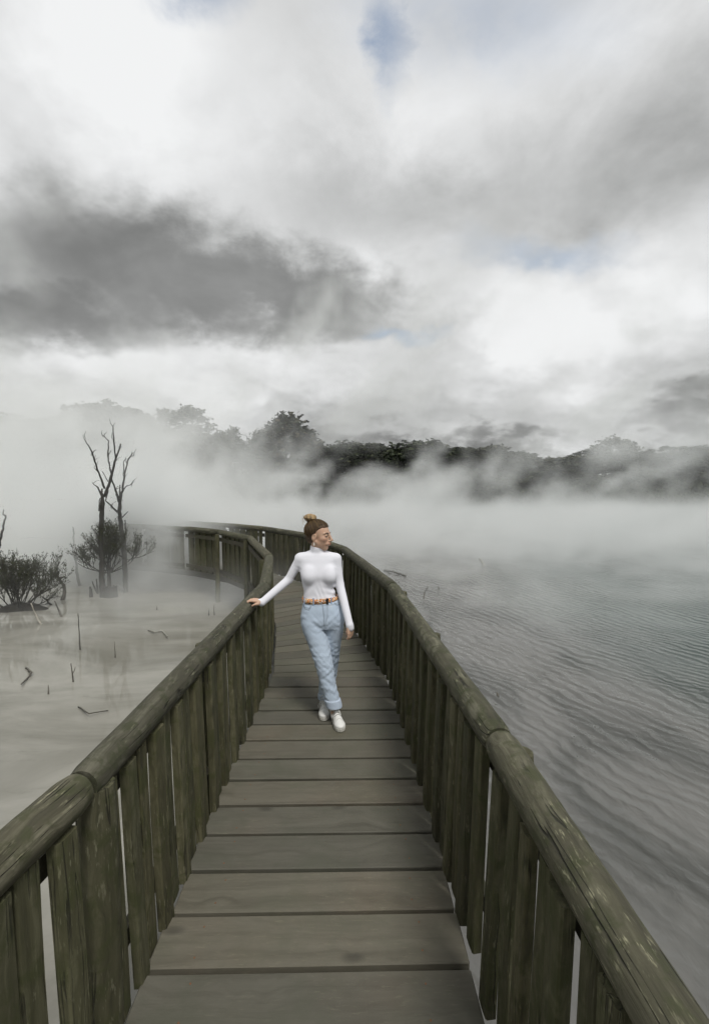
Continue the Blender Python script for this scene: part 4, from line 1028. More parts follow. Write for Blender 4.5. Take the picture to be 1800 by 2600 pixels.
def build_body():
    F = Field((-0.90, 3.70, 0.05), (0.17, 4.30, 1.70), 0.0042)
    F.loft(torso, 0.012, 0.0); F.loft(pelvis, 0.014, 0.02); F.loft(leg_f, 0.016, 0.01); F.loft(leg_b, 0.016, 0.01)
    for z_f, px, Y in ((leg_f, 0, 0), (leg_b, 0, 0)):
        z0, cx_, cy_, *_ = sorted(z_f)[0]; F.cone((cx_, cy_, z0 + 0.03), (cx_ + 0.005, cy_, 0.075), 0.036, 0.032, 0.02)
    F.cone(sh_l, el_l, 0.042, 0.031, 0.02); F.cone(el_l, wr_l, 0.030, 0.021, 0.01)
    F.cone(sh_r, el_r, 0.042, 0.031, 0.02); F.cone(el_r, wr_r, 0.030, 0.022, 0.01)
    # neck
    F.cone(V3(806, 1408, 4.215), HP(-0.012, 0, -0.045), 0.052, 0.050, 0.03)
    # head
    F.ell(HP(-0.014, 0, 0.032), (0.092, 0.073, 0.083), AX, 0.02)
    F.ell(HP(0.034, 0, -0.022), (0.058, 0.057, 0.080), AX, 0.025)
    F.ell(HP(0.030, 0, -0.066), (0.050, 0.046, 0.040), AX, 0.02)
    F.ell(HP(0.066, 0, -0.095), (0.020, 0.021, 0.017), AX, 0.018)
    F.cone(HP(0.058, 0, -0.096), HP(0.0, 0.052, -0.052), 0.017, 0.018, 0.02); F.cone(HP(0.058, 0, -0.096), HP(0.0, -0.052, -0.052), 0.017, 0.018, 0.02)
    for q in (-1, 1):
        F.ell(HP(0.058, q * 0.036, -0.022), (0.024, 0.021, 0.020), AX, 0.018)
        F.ell(HP(0.098, q * 0.030, 0.001), (0.018, 0.020, 0.013), AX, 0.012, True)
        F.ell(HP(0.074, q * 0.031, 0.000), (0.0135, 0.0145, 0.0125), AX, 0.003)
        F.cone(HP(0.083, q * 0.012, 0.019), HP(0.070, q * 0.044, 0.020), 0.010, 0.008, 0.010)
        F.ell(HP(0.101, q * 0.0115, -0.036), (0.011, 0.0075, 0.0075), AX, 0.005)
        # ear
        F.ell(HP(-0.008, q * 0.072, -0.012), (0.021, 0.010, 0.034), AX, 0.004)
        F.ell(HP(-0.003, q * 0.083, -0.008), (0.011, 0.008, 0.019), AX, 0.004, True)
        F.ell(HP(-0.003, q * 0.070, -0.046), (0.009, 0.006, 0.010), AX, 0.006)
    F.cone(HP(0.087, 0, 0.016), HP(0.116, 0, -0.027), 0.0082, 0.0090, 0.009)
    F.ell(HP(0.118, 0, -0.030), (0.0105, 0.0100, 0.0080), AX, 0.006)
    F.ell(HP(0.086, 0, -0.062), (0.020, 0.026, 0.022), AX, 0.014)
    F.ell(HP(0.1005, 0, -0.0575), (0.0085, 0.019, 0.0055), AX, 0.004)
    F.ell(HP(0.0985, 0, -0.0690), (0.0085, 0.016, 0.0065), AX, 0.004)
    F.cone(HP(0.110, -0.018, -0.0632), HP(0.110, 0.018, -0.0632), 0.0035, 0.0035, 0.003, True)
    F.ell(HP(0.094, 0, -0.080), (0.010, 0.018, 0.006), AX, 0.008, True)
    # hand laid over the log rail
    al = np.array((-0.93, -0.12, 0.22)); al /= np.linalg.norm(al); ac = np.array((0.14, 0.96, 0.06)); ac /= np.linalg.norm(ac)
    w_ = wr_l + np.array((-0.004, 0.0, 0.010))
    fg = []
    for i, L in enumerate((0.92, 1.0, 0.97, 0.80)):
        sp = (-0.30, -0.10, 0.08, 0.26)[i] * 0.03
        fg.append([np.array((-0.026, sp * 0.4, 0.001)) * L, np.array((-0.046, sp * 0.8, -0.009)) * L, np.array((-0.062, sp, -0.024)) * L])
    hand(F, w_, (al, ac), None, np.array((-0.022, -0.034, -0.014)), [np.array((-0.022, -0.008, -0.002)), np.array((-0.044, -0.008, -0.012))], fg, plen=0.060, wide=0.030)
    # hand hanging by the thigh, fingers half closed
    al = np.array((0.10, -0.10, -0.98)); al /= np.linalg.norm(al); ac = np.array((-0.62, -0.74, 0.0)); ac = ac - al * (ac @ al); ac /= np.linalg.norm(ac)
    cu = np.array((-0.70, 0.60, 0.0))                                        # the side the fingers close to
    fg = []
    for i, L in enumerate((0.95, 1.0, 0.95, 0.78)):
        c_ = (0.55, 0.75, 0.9, 1.0)[i]
        fg.append([(al * 0.030 + cu * 0.010 * c_) * L, (al * 0.046 + cu * 0.028 * c_) * L, (al * 0.046 + cu * 0.046 * c_) * L])
    hand(F, wr_r + al * 0.004, (al, -ac), None, ac * 0.022 + al * 0.024 + cu * 0.008, [al * 0.022 + cu * 0.008 + ac * 0.004, al * 0.044 + cu * 0.018], fg, plen=0.060, wide=0.028)
    V_, F_ = F.mesh()
    def paint(v):
        L_ = (v - H0) @ AX.T / HS; f_, s_, u_ = L_[:, 0], L_[:, 1], L_[:, 2]
        c = np.tile(np.array((0.58, 0.375, 0.265, 1.0)), (len(v), 1))
        lip = np.exp(-((u_ + 0.063) / 0.0085) ** 4 - (s_ / 0.020) ** 4) * (f_ > 0.088)
        c[:, :3] = c[:, :3] * (1 - lip[:, None] * 0.85) + np.array((0.33, 0.115, 0.10)) * lip[:, None] * 0.85
        chk = np.exp(-((u_ + 0.03) / 0.022) ** 2 - ((np.abs(s_) - 0.040) / 0.018) ** 2) * (f_ > 0.03) * 0.35
        c[:, :3] = c[:, :3] * (1 - chk[:, None]) + np.array((0.56, 0.27, 0.19)) * chk[:, None]
        lash = np.exp(-((u_ + 0.002) / 0.0042) ** 2 - ((np.abs(s_) - 0.031) / 0.013) ** 4) * (f_ > 0.068)
        brow = np.exp(-((u_ - 0.024 + 12 * (np.abs(s_) - 0.030) ** 2) / 0.0042) ** 2 - ((np.abs(s_) - 0.031) / 0.017) ** 4) * (f_ > 0.06)
        dk = np.clip(lash * 0.9 + brow * 0.8, 0, 1); c[:, :3] = c[:, :3] * (1 - dk[:, None]) + np.array((0.05, 0.03, 0.02)) * dk[:, None]
        return c
    return V_, F_, paint
def paint_mat(name, rough, scale, var, sheen=0.0, sss=0.0, bumps=0.0):
    m, t, b = new_mat(name)
    a = t.node('ShaderNodeAttribute', attribute_name='paint').outputs['Color']
    co = t.node('ShaderNodeTexCoord').outputs['Object']; n = t.noise(co, scale, 4, 0.6)
    t.set(b.inputs['Base Color'], t.mix(1.0, a, t.ramp(n, [(0.3, (1 - var,) * 3), (0.7, (1, 1, 1))]), 'MULTIPLY'))
    b.inputs['Roughness'].default_value = rough
    if sheen: b.inputs['Sheen Weight'].default_value = sheen
    if sss: b.inputs['Subsurface Weight'].default_value = sss; b.inputs['Subsurface Radius'].default_value = (0.012, 0.005, 0.003); b.inputs['Subsurface Scale'].default_value = 0.5
    if bumps: bump(t, b, n, bumps, 0.002)
    return m
M_skin = paint_mat('skin', 0.5, 60, 0.12, sss=0.15)
M_top = paint_mat('white_jersey', 0.85, 220, 0.05, 0.2)
M_denim = paint_mat('pale_denim', 0.9, 160, 0.16, 0.1, 0.0, 0.25)
M_hair = paint_mat('brown_hair', 0.62, 90, 0.35)
M_shoe = paint_mat('white_leather', 0.5, 70, 0.08)
V_, F_, pf = build_body()
person = np_mesh('person', V_, F_, M_skin, None, pf)
tag(person, 'woman in white turtleneck and pale jeans leaning a hand on the railing, looking aside', 'person')

# turtleneck
def build_top():
    F = Field((-0.80, 3.80, 0.66), (0.12, 4.30, 1.50), 0.005)
    def rip(X, Y, Z):                                            # gathers above the belt, lake side, and fine pulls
        m_ = np.exp(-((X + 0.10) / 0.07) ** 2) * np.exp(-((Z - 1.10) / 0.085) ** 2)
        arm = 0.0012 * np.sin(95 * (0.7 * X + 0.7 * Z) + 3 * np.sin(40 * Z)) * (np.exp(-((X + 0.42) / 0.05) ** 2 - ((Z - 1.27) / 0.07) ** 2) + np.exp(-((X + 0.09) / 0.05) ** 2 - ((Z - 1.27) / 0.07) ** 2))
        return arm + 0.0035 * m_ * np.sin(120 * (Z + 0.20 * X) + 8 * X) + 0.0012 * np.sin(70 * Z + 60 * X + 5 * np.sin(30 * X)) * np.exp(-((Z - 1.05) / 0.08) ** 2)
    sec = [r_ for r_ in torso if r_[0] > 0.90]
    F.loft(sec, 0.0, 0.0, 2.3, rip)
    for px in (784, 838):
        F.ell(V3(px, 1460, 4.116), (0.046, 0.038, 0.062), None, 0.045)
        F.ell(V3(px, 1467, 4.108), (0.034, 0.031, 0.036), None, 0.04)
    # shoulders to neck
    F.cone(V3(800, 1409, 4.215), sh_l + np.array((0.012, 0, 0.002)), 0.040, 0.040, 0.03); F.cone(V3(813, 1410, 4.215), sh_r + np.array((-0.012, 0, 0.002)), 0.040, 0.040, 0.03)
    F.cone(sh_l, el_l, 0.043, 0.0345, 0.030); F.cone(el_l, wr_l + np.array((0.004, 0, 0.002)), 0.0365, 0.030, 0.012)
    d_ = np.array((-0.93, -0.12, 0.22)); F.cone(wr_l, wr_l + d_ * 0.020, 0.029, 0.027, 0.012)
    F.cone(sh_r, el_r, 0.043, 0.036, 0.026); F.cone(el_r, wr_r, 0.037, 0.030, 0.012)
    F.cone(wr_r, wr_r + np.array((0.004, -0.002, -0.020)), 0.030, 0.031, 0.010)
    # folds inside the bend of the elbow
    # collar
    n0, n1 = V3(806, 1406, 4.215), HP(-0.010, 0, -0.066)
    ax_ = (n1 - n0) / np.linalg.norm(n1 - n0)
    F.cone(n0, n0 + ax_ * 0.070, 0.064, 0.0590, 0.016)
    F.cone(n0 + ax_ * 0.045, n0 + ax_ * 0.085, 0.0605, 0.0590, 0.003)
    # open the collar and the cuffs
    F.cone(n0 + ax_ * 0.115, n0 + ax_ * 0.18, 0.055, 0.060, 0.0, True)
    pl = n0 + ax_ * 0.066
    F.put(lambda X, Y, Z: -((X - pl[0]) * (ax_[0] + 0.12) + (Y - pl[1]) * ax_[1] + (Z - pl[2]) * ax_[2]), pl - 0.11, pl + 0.11, 0.004, True)
    return F.mesh()
V_, F_ = build_top()
def paint_top(v):
    c = np.tile(np.array((0.77, 0.775, 0.83, 1.0)), (len(v), 1)); return c
turtle = np_mesh('turtleneck', V_, F_, M_top, person, paint_top)

# jeans
def build_jeans():
    F = Field((-0.45, 3.78, 0.08), (0.05, 4.28, 1.12), 0.005)
    rg = np.random.RandomState(3); fo = []
    def fold(z0, x0, sl, amp, wd, ln): fo.append((z0, x0, sl, amp, wd, ln))
    def folds(items):
        def rip(X, Y, Z):
            e = np.zeros_like(X + Z)
            for (z0, x0, sl, amp, wd, ln) in items:
                q = (Z - z0) - sl * (X - x0)
                e = e + 0.45 * amp * (np.exp(-(q / (1.9 * wd)) ** 2) - 0.8 * np.exp(-((q - 2.6 * wd) / (2.1 * wd)) ** 2)) * np.exp(-((X - x0) / (0.6 * ln)) ** 2)
            return e
        return rip
    wv = [(rg.uniform(-0.9, 0.9), rg.uniform(0.5, 1.0), rg.uniform(90, 190), rg.uniform(0, 6.28), rg.uniform(0.7, 1.3)) for _ in range(9)]
    def crumple(X, Y, Z):
        wgt = 0.06 + 0.9 * np.exp(-((Z - 0.50) / 0.14) ** 2) + 0.9 * np.exp(-((Z - 0.26) / 0.11) ** 2) + 0.55 * np.exp(-((Z - 0.80) / 0.09) ** 2)
        e = 0.0
        for a_, b_, k_, ph, am in wv:
            e = e + am * np.sin(k_ * (a_ * X + b_ * Z + 0.3 * a_ * Y) + ph + 1.6 * np.sin(31 * X + 23 * Z + ph) + 1.2 * np.sin(27 * Z - 35 * Y + 2 * ph))
        return 0.00065 * wgt * e
    def pz(px, py, Y=4.05): p_ = V3(px, py, Y); return p_[2], p_[0]
    hip = [(*pz(772, 1575), 0.5, 0.006, 0.010, 0.05), (*pz(776, 1562), 0.35, 0.005, 0.008, 0.05), (*pz(800, 1585), -0.5, 0.007, 0.009, 0.06), (*pz(840, 1585), 0.7, 0.006, 0.010, 0.06), (*pz(858, 1566), 0.9, 0.004, 0.009, 0.05),
           (*pz(790, 1592), -0.25, 0.005, 0.008, 0.06), (*pz(780, 1590), 0.35, -0.004, 0.010, 0.05)]
    f1 = [(*pz(824, 1668), 0.1, 0.006, 0.009, 0.06), (*pz(828, 1690), -0.35, 0.008, 0.009, 0.07), (*pz(838, 1705), 0.65, 0.008, 0.009, 0.06), (*pz(822, 1716), 0.4, 0.007, 0.009, 0.05), (*pz(838, 1728), -0.6, 0.008, 0.010, 0.05),
          (*pz(832, 1748), 0.7, 0.007, 0.009, 0.05), (*pz(848, 1756), -0.8, 0.007, 0.009, 0.05), (*pz(838, 1773), -0.5, 0.007, 0.008, 0.05), (*pz(800, 1640), 0.2, 0.004, 0.012, 0.06)]
    f2 = [(*pz(855, 1700), 0.5, 0.006, 0.009, 0.05), (*pz(852, 1680), -0.4, 0.006, 0.009, 0.05), (*pz(850, 1640), 0.4, 0.004, 0.011, 0.05), (*pz(818, 1752), 0.5, 0.006, 0.009, 0.04)]
    F.loft(pelvis, -0.001, 0.0, 2.2, lambda X, Y, Z: folds(hip)(X, Y, Z) + crumple(X, Y, Z)); F.loft(leg_f, 0.001, 0.012, 2.1, lambda X, Y, Z: folds(f1 + hip)(X, Y, Z) + crumple(X, Y, Z)); F.loft(leg_b, 0.001, 0.006, 2.1, lambda X, Y, Z: folds(f2 + hip)(X, Y, Z) + crumple(X, Y, Z))
    # turned-up cuffs
    for leg, dz, dr in ((leg_f, 0.060, 0.007), (leg_b, 0.045, 0.004)):
        S_ = sorted(leg); zb = S_[0][0]
        top = [np.interp(zb + dz, [r_[0] for r_ in S_], [r_[i] for r_ in S_]) for i in range(5)]
        F.loft([(zb - 0.008, S_[0][1] + 0.002, S_[0][2], S_[0][3] + dr, S_[0][4] + dr), (zb + dz / 2, (S_[0][1] + top[1]) / 2, top[2], (S_[0][3] + top[3]) / 2 + dr + 0.002, top[4] + dr), (zb + dz, top[1], top[2], top[3] + dr - 0.001, top[4] + dr - 0.001)], 0.0, 0.003, 2.1)
        # hollow hem
        F.ell((S_[0][1], S_[0][2], zb - 0.018), (S_[0][3] - 0.004, S_[0][4] - 0.004, 0.026), None, 0.004, True)
    return F.mesh()
V_, F_ = build_jeans()
def seg_d(v, pts):
    """distance in the frontal plane to a polyline of photo pixels"""
    best = np.full(len(v), 9.0); P_ = [V3(x, y, 4.05) for x, y in pts]
    for a, b in zip(P_[:-1], P_[1:]):
        a2, b2 = a[[0, 2]], b[[0, 2]]; ab = b2 - a2; t = np.clip(((v[:, [0, 2]] - a2) @ ab) / (ab @ ab), 0, 1)
        best = np.minimum(best, np.linalg.norm(v[:, [0, 2]] - a2 - t[:, None] * ab, axis=1))
    return best
def paint_jeans(v):
    c = np.tile(np.array((0.51, 0.61, 0.735, 1.0)), (len(v), 1)); front = v[:, 1] < 4.13 + DY
    wear = np.exp(-((v[:, 2] - 0.62) / 0.16) ** 2) * 0.22 + 0.06 * np.sin(v[:, 2] * 60 + 9 * np.sin(v[:, 0] * 40)) * 0.5
    c[:, :3] = c[:, :3] * (1 - wear[:, None]) + np.array((0.56, 0.66, 0.78)) * wear[:, None]
    for pts, wd, am in (([(769, 1541), (774, 1549), (784, 1550), (789, 1541)], 0.0045, 0.55), ([(849, 1534), (855, 1540), (864, 1540)], 0.0045, 0.5), ([(819, 1538), (822, 1560), (823, 1588)], 0.004, 0.55),
                        ([(831, 1538), (832, 1565), (825, 1588)], 0.004, 0.35), ([(766, 1536), (800, 1539), (840, 1538), (868, 1534)], 0.0035, 0.35), ([(770, 1545), (786, 1546)], 0.003, 0.4)):
        k = np.exp(-(seg_d(v, pts) / wd) ** 2) * front * am; c[:, :3] *= (1 - k[:, None])
    fly = 0.6 * np.exp(-(seg_d(v, [(827, 1545), (828, 1570), (824, 1585)]) / 0.016) ** 2) * front * 0.18; c[:, :3] *= (1 - fly[:, None])
    pale = np.exp(-((np.linalg.norm(v[:, [0, 2]] - V3(840, 1541, 4.05)[[0, 2]], axis=1)) / 0.012) ** 2) * front * 0.4
    c[:, :3] = c[:, :3] * (1 - pale[:, None]) + np.array((0.66, 0.70, 0.70)) * pale[:, None]
    S_ = sorted(leg_f); cuff = (v[:, 2] < S_[0][0] + 0.074) * (v[:, 1] < 4.13 + DY) * 0.35
    c[:, :3] = c[:, :3] * (1 - cuff[:, None]) + np.array((0.60, 0.68, 0.82)) * cuff[:, None]
    return c
jeans = np_mesh('jeans', V_, F_, M_denim, person, paint_jeans)

# belt with printed webbing, buckle and loops
def belt_mat():
    m, t, b = new_mat('printed_webbing')
    co = t.node('ShaderNodeTexCoord').outputs['Object']
    vo = t.node('ShaderNodeTexVoronoi'); t.set(vo.inputs['Vector'], co); vo.inputs['Scale'].default_value = 95
    wv = t.node('ShaderNodeTexVoronoi', feature='DISTANCE_TO_EDGE'); t.set(wv.inputs['Vector'], co); wv.inputs['Scale'].default_value = 75
    c = t.mix(t.smooth(t.xyz(vo.outputs['Color'])[0], 0.45, 0.55), (0.85, 0.30, 0.06), (0.95, 0.62, 0.30))
    c = t.mix(t.smooth(t.xyz(vo.outputs['Color'])[1], 0.72, 0.78), c, (0.80, 0.76, 0.70))
    c = t.mix(t.smooth(wv.outputs[0], 0.05, 0.09, 1.0, 0.0), c, (0.035, 0.03, 0.05))
    t.set(b.inputs['Base Color'], c); b.inputs['Roughness'].default_value = 0.7
    return m
M_belt = belt_mat(); M_black = flat_mat('black_buckle', (0.012, 0.012, 0.013), 0.35)
def belt_ring(z_mid, hh, out, th, n=64):
    S_ = np.array(sorted(pelvis + [r_ for r_ in torso if r_[0] > pelvis[0][0]]), float); mb = MB(); v = []
    for i in range(n):
        a = 2 * math.pi * i / n; zc = z_mid + 0.010 * math.cos(a - 0.3) * 0.6
        for (o_, zz) in ((out, -hh), (out + th, -hh), (out + th, hh), (out, hh)):
            z_ = zc + zz; cx_, cy_, rx, ry = [float(np.interp(zc, S_[:, 0], S_[:, k])) for k in (1, 2, 3, 4)]
            c_, s_ = math.cos(a), math.sin(a); q = (abs(c_) ** 2.2 + abs(s_) ** 2.2) ** (-1 / 2.2)
            v.append((cx_ + (rx + o_) * q * c_, cy_ + (ry + o_) * q * s_, z_))
    f = []
    for i in range(n):
        j = (i + 1) % n
        for k in range(4): f.append((i * 4 + k, i * 4 + (k + 1) % 4, j * 4 + (k + 1) % 4, j * 4 + k))
    o0 = person.location; mb.add(v, f); return mb, S_
zb = float(V3(815, 1527.5, 4.06)[2])
mbb, BS = belt_ring(zb, 0.0235, 0.004, 0.004)
belt = mbb.build('belt', M_belt, person, True)
def on_belt(px, out):
    x = V3(px, 1527, 4.06)[0]; cx_, cy_, rx, ry = [float(np.interp(zb, BS[:, 0], BS[:, k])) for k in (1, 2, 3, 4)]
    rx += out; ry += out
    q = min(0.98, abs((x - cx_) / rx)); return Vector((x, cy_ - ry * (1 - q ** 2.2) ** (1 / 2.2), zb))
def little_box(name, c, hx, hy, hz, mat, parent):
    bm = bmesh.new(); bmesh.ops.create_cube(bm, size=1.0)
    for v_ in bm.verts: v_.co = Vector((v_.co.x * 2 * hx, v_.co.y * 2 * hy, v_.co.z * 2 * hz))
    bmesh.ops.bevel(bm, geom=bm.edges[:], offset=min(hx, hy, hz) * 0.4, segments=1, affect='EDGES')
    me = bpy.data.meshes.new(name); bm.to_mesh(me); bm.free()
    o = link(name, me, mat, parent); o.location = c; return o
little_box('buckle', on_belt(831, 0.010), 0.010, 0.004, 0.026, M_black, belt)
M_loop = flat_mat('denim_loop', (0.30, 0.40, 0.54), 0.9, 0.1, 200)
for px in (796, 841, 772): little_box('belt_loop', on_belt(px, 0.009) + Vector((0, 0, -0.003)), 0.0055, 0.003, 0.033, M_loop, jeans)

# hair gathered into a top knot
def build_hair():
    F = Field(H0 - 0.17, H0 + 0.17, 0.004)
    F.ell(HP(-0.022, 0, 0.032), (0.105, 0.085, 0.091), AX, 0.0)
    F.ell(HP(-0.060, 0, -0.030), (0.045, 0.056, 0.050), AX, 0.03)
    def streak(X, Y, Z):
        x, y, z = (X - H0[0]) / HS, (Y - H0[1]) / HS, (Z - H0[2]) / HS; f_, s_, u_ = [AX[i, 0] * x + AX[i, 1] * y + AX[i, 2] * z for i in range(3)]
        g_ = np.interp(u_, [-0.10, -0.03, 0.0, 0.03, 0.048, 0.062, 0.072, 0.085], [-0.03, 0.012, 0.022, 0.032, 0.042, 0.062, 0.085, 0.14]) - 8 * np.minimum(s_, 0.05) ** 2
        return np.maximum(f_ - g_, -0.086 - u_ - 0.25 * (f_ + 0.06))
    F.put(lambda X, Y, Z: -streak(X, Y, Z), H0 - 0.16, H0 + 0.16, 0.020, True)
    # uncover the ears
    for q in (-1, 1): F.ell(HP(-0.006, q * 0.083, -0.020), (0.024, 0.020, 0.034), AX, 0.006, True)
    # combed ridges running to the knot
    K = HP(-0.075, 0.0, 0.125)
    def ridges(X, Y, Z):
        x, y, z = X - K[0], Y - K[1], Z - K[2]; f_, s_, u_ = [AX[i, 0] * x + AX[i, 1] * y + AX[i, 2] * z for i in range(3)]
        return np.arctan2(s_, f_ - 0.3 * u_)
    sl, (X, Y, Z) = F.region(H0 - 0.16, H0 + 0.16)
    a = ridges(X, Y, Z); F.d[sl] += (0.0016 * np.sin(a * 38 + 3 * np.sin(a * 7)) + 0.0012 * np.sin(a * 71)).astype(np.float32)
    return F.mesh()
V_, F_ = build_hair()
KN = HP(-0.084, 0.006, 0.132)
def paint_hair(v):
    d = np.linalg.norm(v - KN, axis=1); a = np.arctan2((v - KN) @ us, (v - KN) @ uf - 0.3 * ((v - KN) @ uu))
    k = np.clip(0.5 + 0.5 * np.sin(a * 23 + 4 * np.sin(a * 9)), 0, 1) * 0.6
    c = np.tile(np.array((0.045, 0.025, 0.012, 1.0)), (len(v), 1)); c[:, :3] = c[:, :3] * (1 - k[:, None]) + np.array((0.135, 0.080, 0.036)) * k[:, None]
    t = np.clip(1 - (d - 0.05) / 0.05, 0, 1)[:, None] * 0.5; c[:, :3] = c[:, :3] * (1 - t) + np.array((0.18, 0.115, 0.05)) * t
    return c
hair = np_mesh('hair', V_, F_, M_hair, person, paint_hair, 0)
def build_knot():
    F = Field(KN - 0.10, KN + 0.10, 0.0035)
    F.ell(KN, (0.044, 0.042, 0.032), AX, 0.0)
    for i in range(7):                                           # coils of hair wound round it
        a0 = i * 0.9; pts = []
        for j in range(9):
            a = a0 + j * 0.55; z_ = -0.018 + 0.008 * i * 0.7 + 0.006 * math.sin(j + i); rr = 0.050 - 0.016 * abs(i - 3) / 3
            pts.append(KN + uf * rr * math.cos(a) + us * rr * math.sin(a) + uu * z_)
        F.chain(pts, [0.009 - 0.0005 * j for j in range(9)], 0.004)
    F.cone(KN - uu * 0.02, HP(-0.066, 0, 0.100), 0.032, 0.036, 0.01)
    return F.mesh()
V_, F_ = build_knot()
def paint_knot(v):
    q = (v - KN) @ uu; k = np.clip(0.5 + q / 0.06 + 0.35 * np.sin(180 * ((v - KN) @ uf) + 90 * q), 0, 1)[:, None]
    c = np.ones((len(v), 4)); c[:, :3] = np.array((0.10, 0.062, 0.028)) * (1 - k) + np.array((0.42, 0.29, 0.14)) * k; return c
np_mesh('hair_knot', V_, F_, M_hair, hair, paint_knot, 0)
M_strand = flat_mat('blond_strand', (0.38, 0.27, 0.13), 0.45)
mb = MB(); rs = random.Random(6)
for i in range(9):                                              # loose strands falling from the knot and at the nape
    p0 = KN + uf * rs.uniform(-0.045, -0.03) + us * rs.uniform(-0.02, 0.03) + uu * rs.uniform(-0.01, 0.02)
    d_ = uf * rs.uniform(-0.018, -0.006) + us * rs.uniform(-0.015, 0.015)
    mb.tube([p0, p0 + d_ * 0.8 + uu * 0.008, p0 + d_ * 1.2 - uu * rs.uniform(0.01, 0.03), p0 + d_ * 1.25 - uu * rs.uniform(0.035, 0.07)], [0.0020, 0.0015, 0.0011, 0.0005], 4)
mb.build('loose_strands', M_strand, hair)
M_st2 = leaf_mat('hair_strand', (0.035, 0.020, 0.010), (0.090, 0.052, 0.024), (0.22, 0.14, 0.06))
mb = MB(); hc = np.array((-0.022, 0.0, 0.032)); hr = np.array((0.1065, 0.0865, 0.0925)); kd = (np.array((-0.075, 0.0, 0.118)) - hc) / hr; kd /= np.linalg.norm(kd)
for i in range(150):
    s0 = rs.uniform(-0.07, 0.086); u0 = rs.choice([rs.uniform(0.0, 0.075), rs.uniform(-0.06, 0.03), rs.uniform(0.05, 0.08)])
    f0 = float(np.interp(u0, [-0.10, -0.03, 0.0, 0.03, 0.048, 0.062, 0.072, 0.085], [-0.05, 0.006, 0.018, 0.028, 0.040, 0.060, 0.080, 0.085])) - 0.016 - rs.uniform(0.0, 0.05) - (0.03 if u0 < 0 else 0)
    a_ = (np.array((f0, s0, u0)) - hc) / hr; a_ /= np.linalg.norm(a_); pts = []
    om = math.acos(max(-1, min(1, float(a_ @ kd)))) + 1e-4; l0 = rs.uniform(1.0, 1.015); ph = rs.uniform(0, 6)
    for j in range(9):
        t_ = j / 8; d_ = (math.sin((1 - t_) * om) * a_ + math.sin(t_ * om) * kd) / math.sin(om)
        l_ = hc + d_ * hr * (l0 + 0.008 * math.sin(3.1 * t_ + ph) * t_); 
        g_ = float(np.interp(l_[2], [-0.10, -0.03, 0.0, 0.03, 0.048, 0.062, 0.072, 0.085], [-0.03, 0.012, 0.022, 0.032, 0.042, 0.062, 0.085, 0.14])) - 8 * min(l_[1], 0.05) ** 2
        if l_[0] < g_ - 0.012: pts.append(HP(*l_))
    if len(pts) < 4: continue
    mb.tube(pts, [0.0009] + [0.0017] * (len(pts) - 2) + [0.0012], 4, False)
mb.build('hair_strands', M_st2, hair)
M_pearl = flat_mat('pale_earring', (0.80, 0.78, 0.72), 0.25)
mb = MB(); e0 = HP(0.0, 0.078, -0.054)
mb.tube([e0 + np.array((0, 0, q)) for q in (0, -0.006, -0.012, -0.022, -0.028)], [0.0015, 0.003, 0.0045, 0.0055, 0.001], 8); mb.build('earring', M_pearl, person, True)

M_brow = flat_mat('dark_brow', (0.030, 0.018, 0.010), 0.7)
for q in (1, -1):
    mb = MB(); mb.tube([HP(0.0925, q * 0.012, 0.0235), HP(0.0890, q * 0.026, 0.0285), HP(0.0780, q * 0.042, 0.0265), HP(0.0690, q * 0.050, 0.0215)], [0.0022, 0.0030, 0.0024, 0.0010], 6); mb.build('eyebrow', M_brow, person, True)
    mb = MB(); mb.tube([HP(0.0835, q * 0.018, -0.0010), HP(0.0890, q * 0.028, 0.0020), HP(0.0850, q * 0.038, 0.0010), HP(0.0760, q * 0.046, -0.0030)], [0.0012, 0.0021, 0.0021, 0.0012], 6); mb.build('eyelashes', M_brow, person, True)

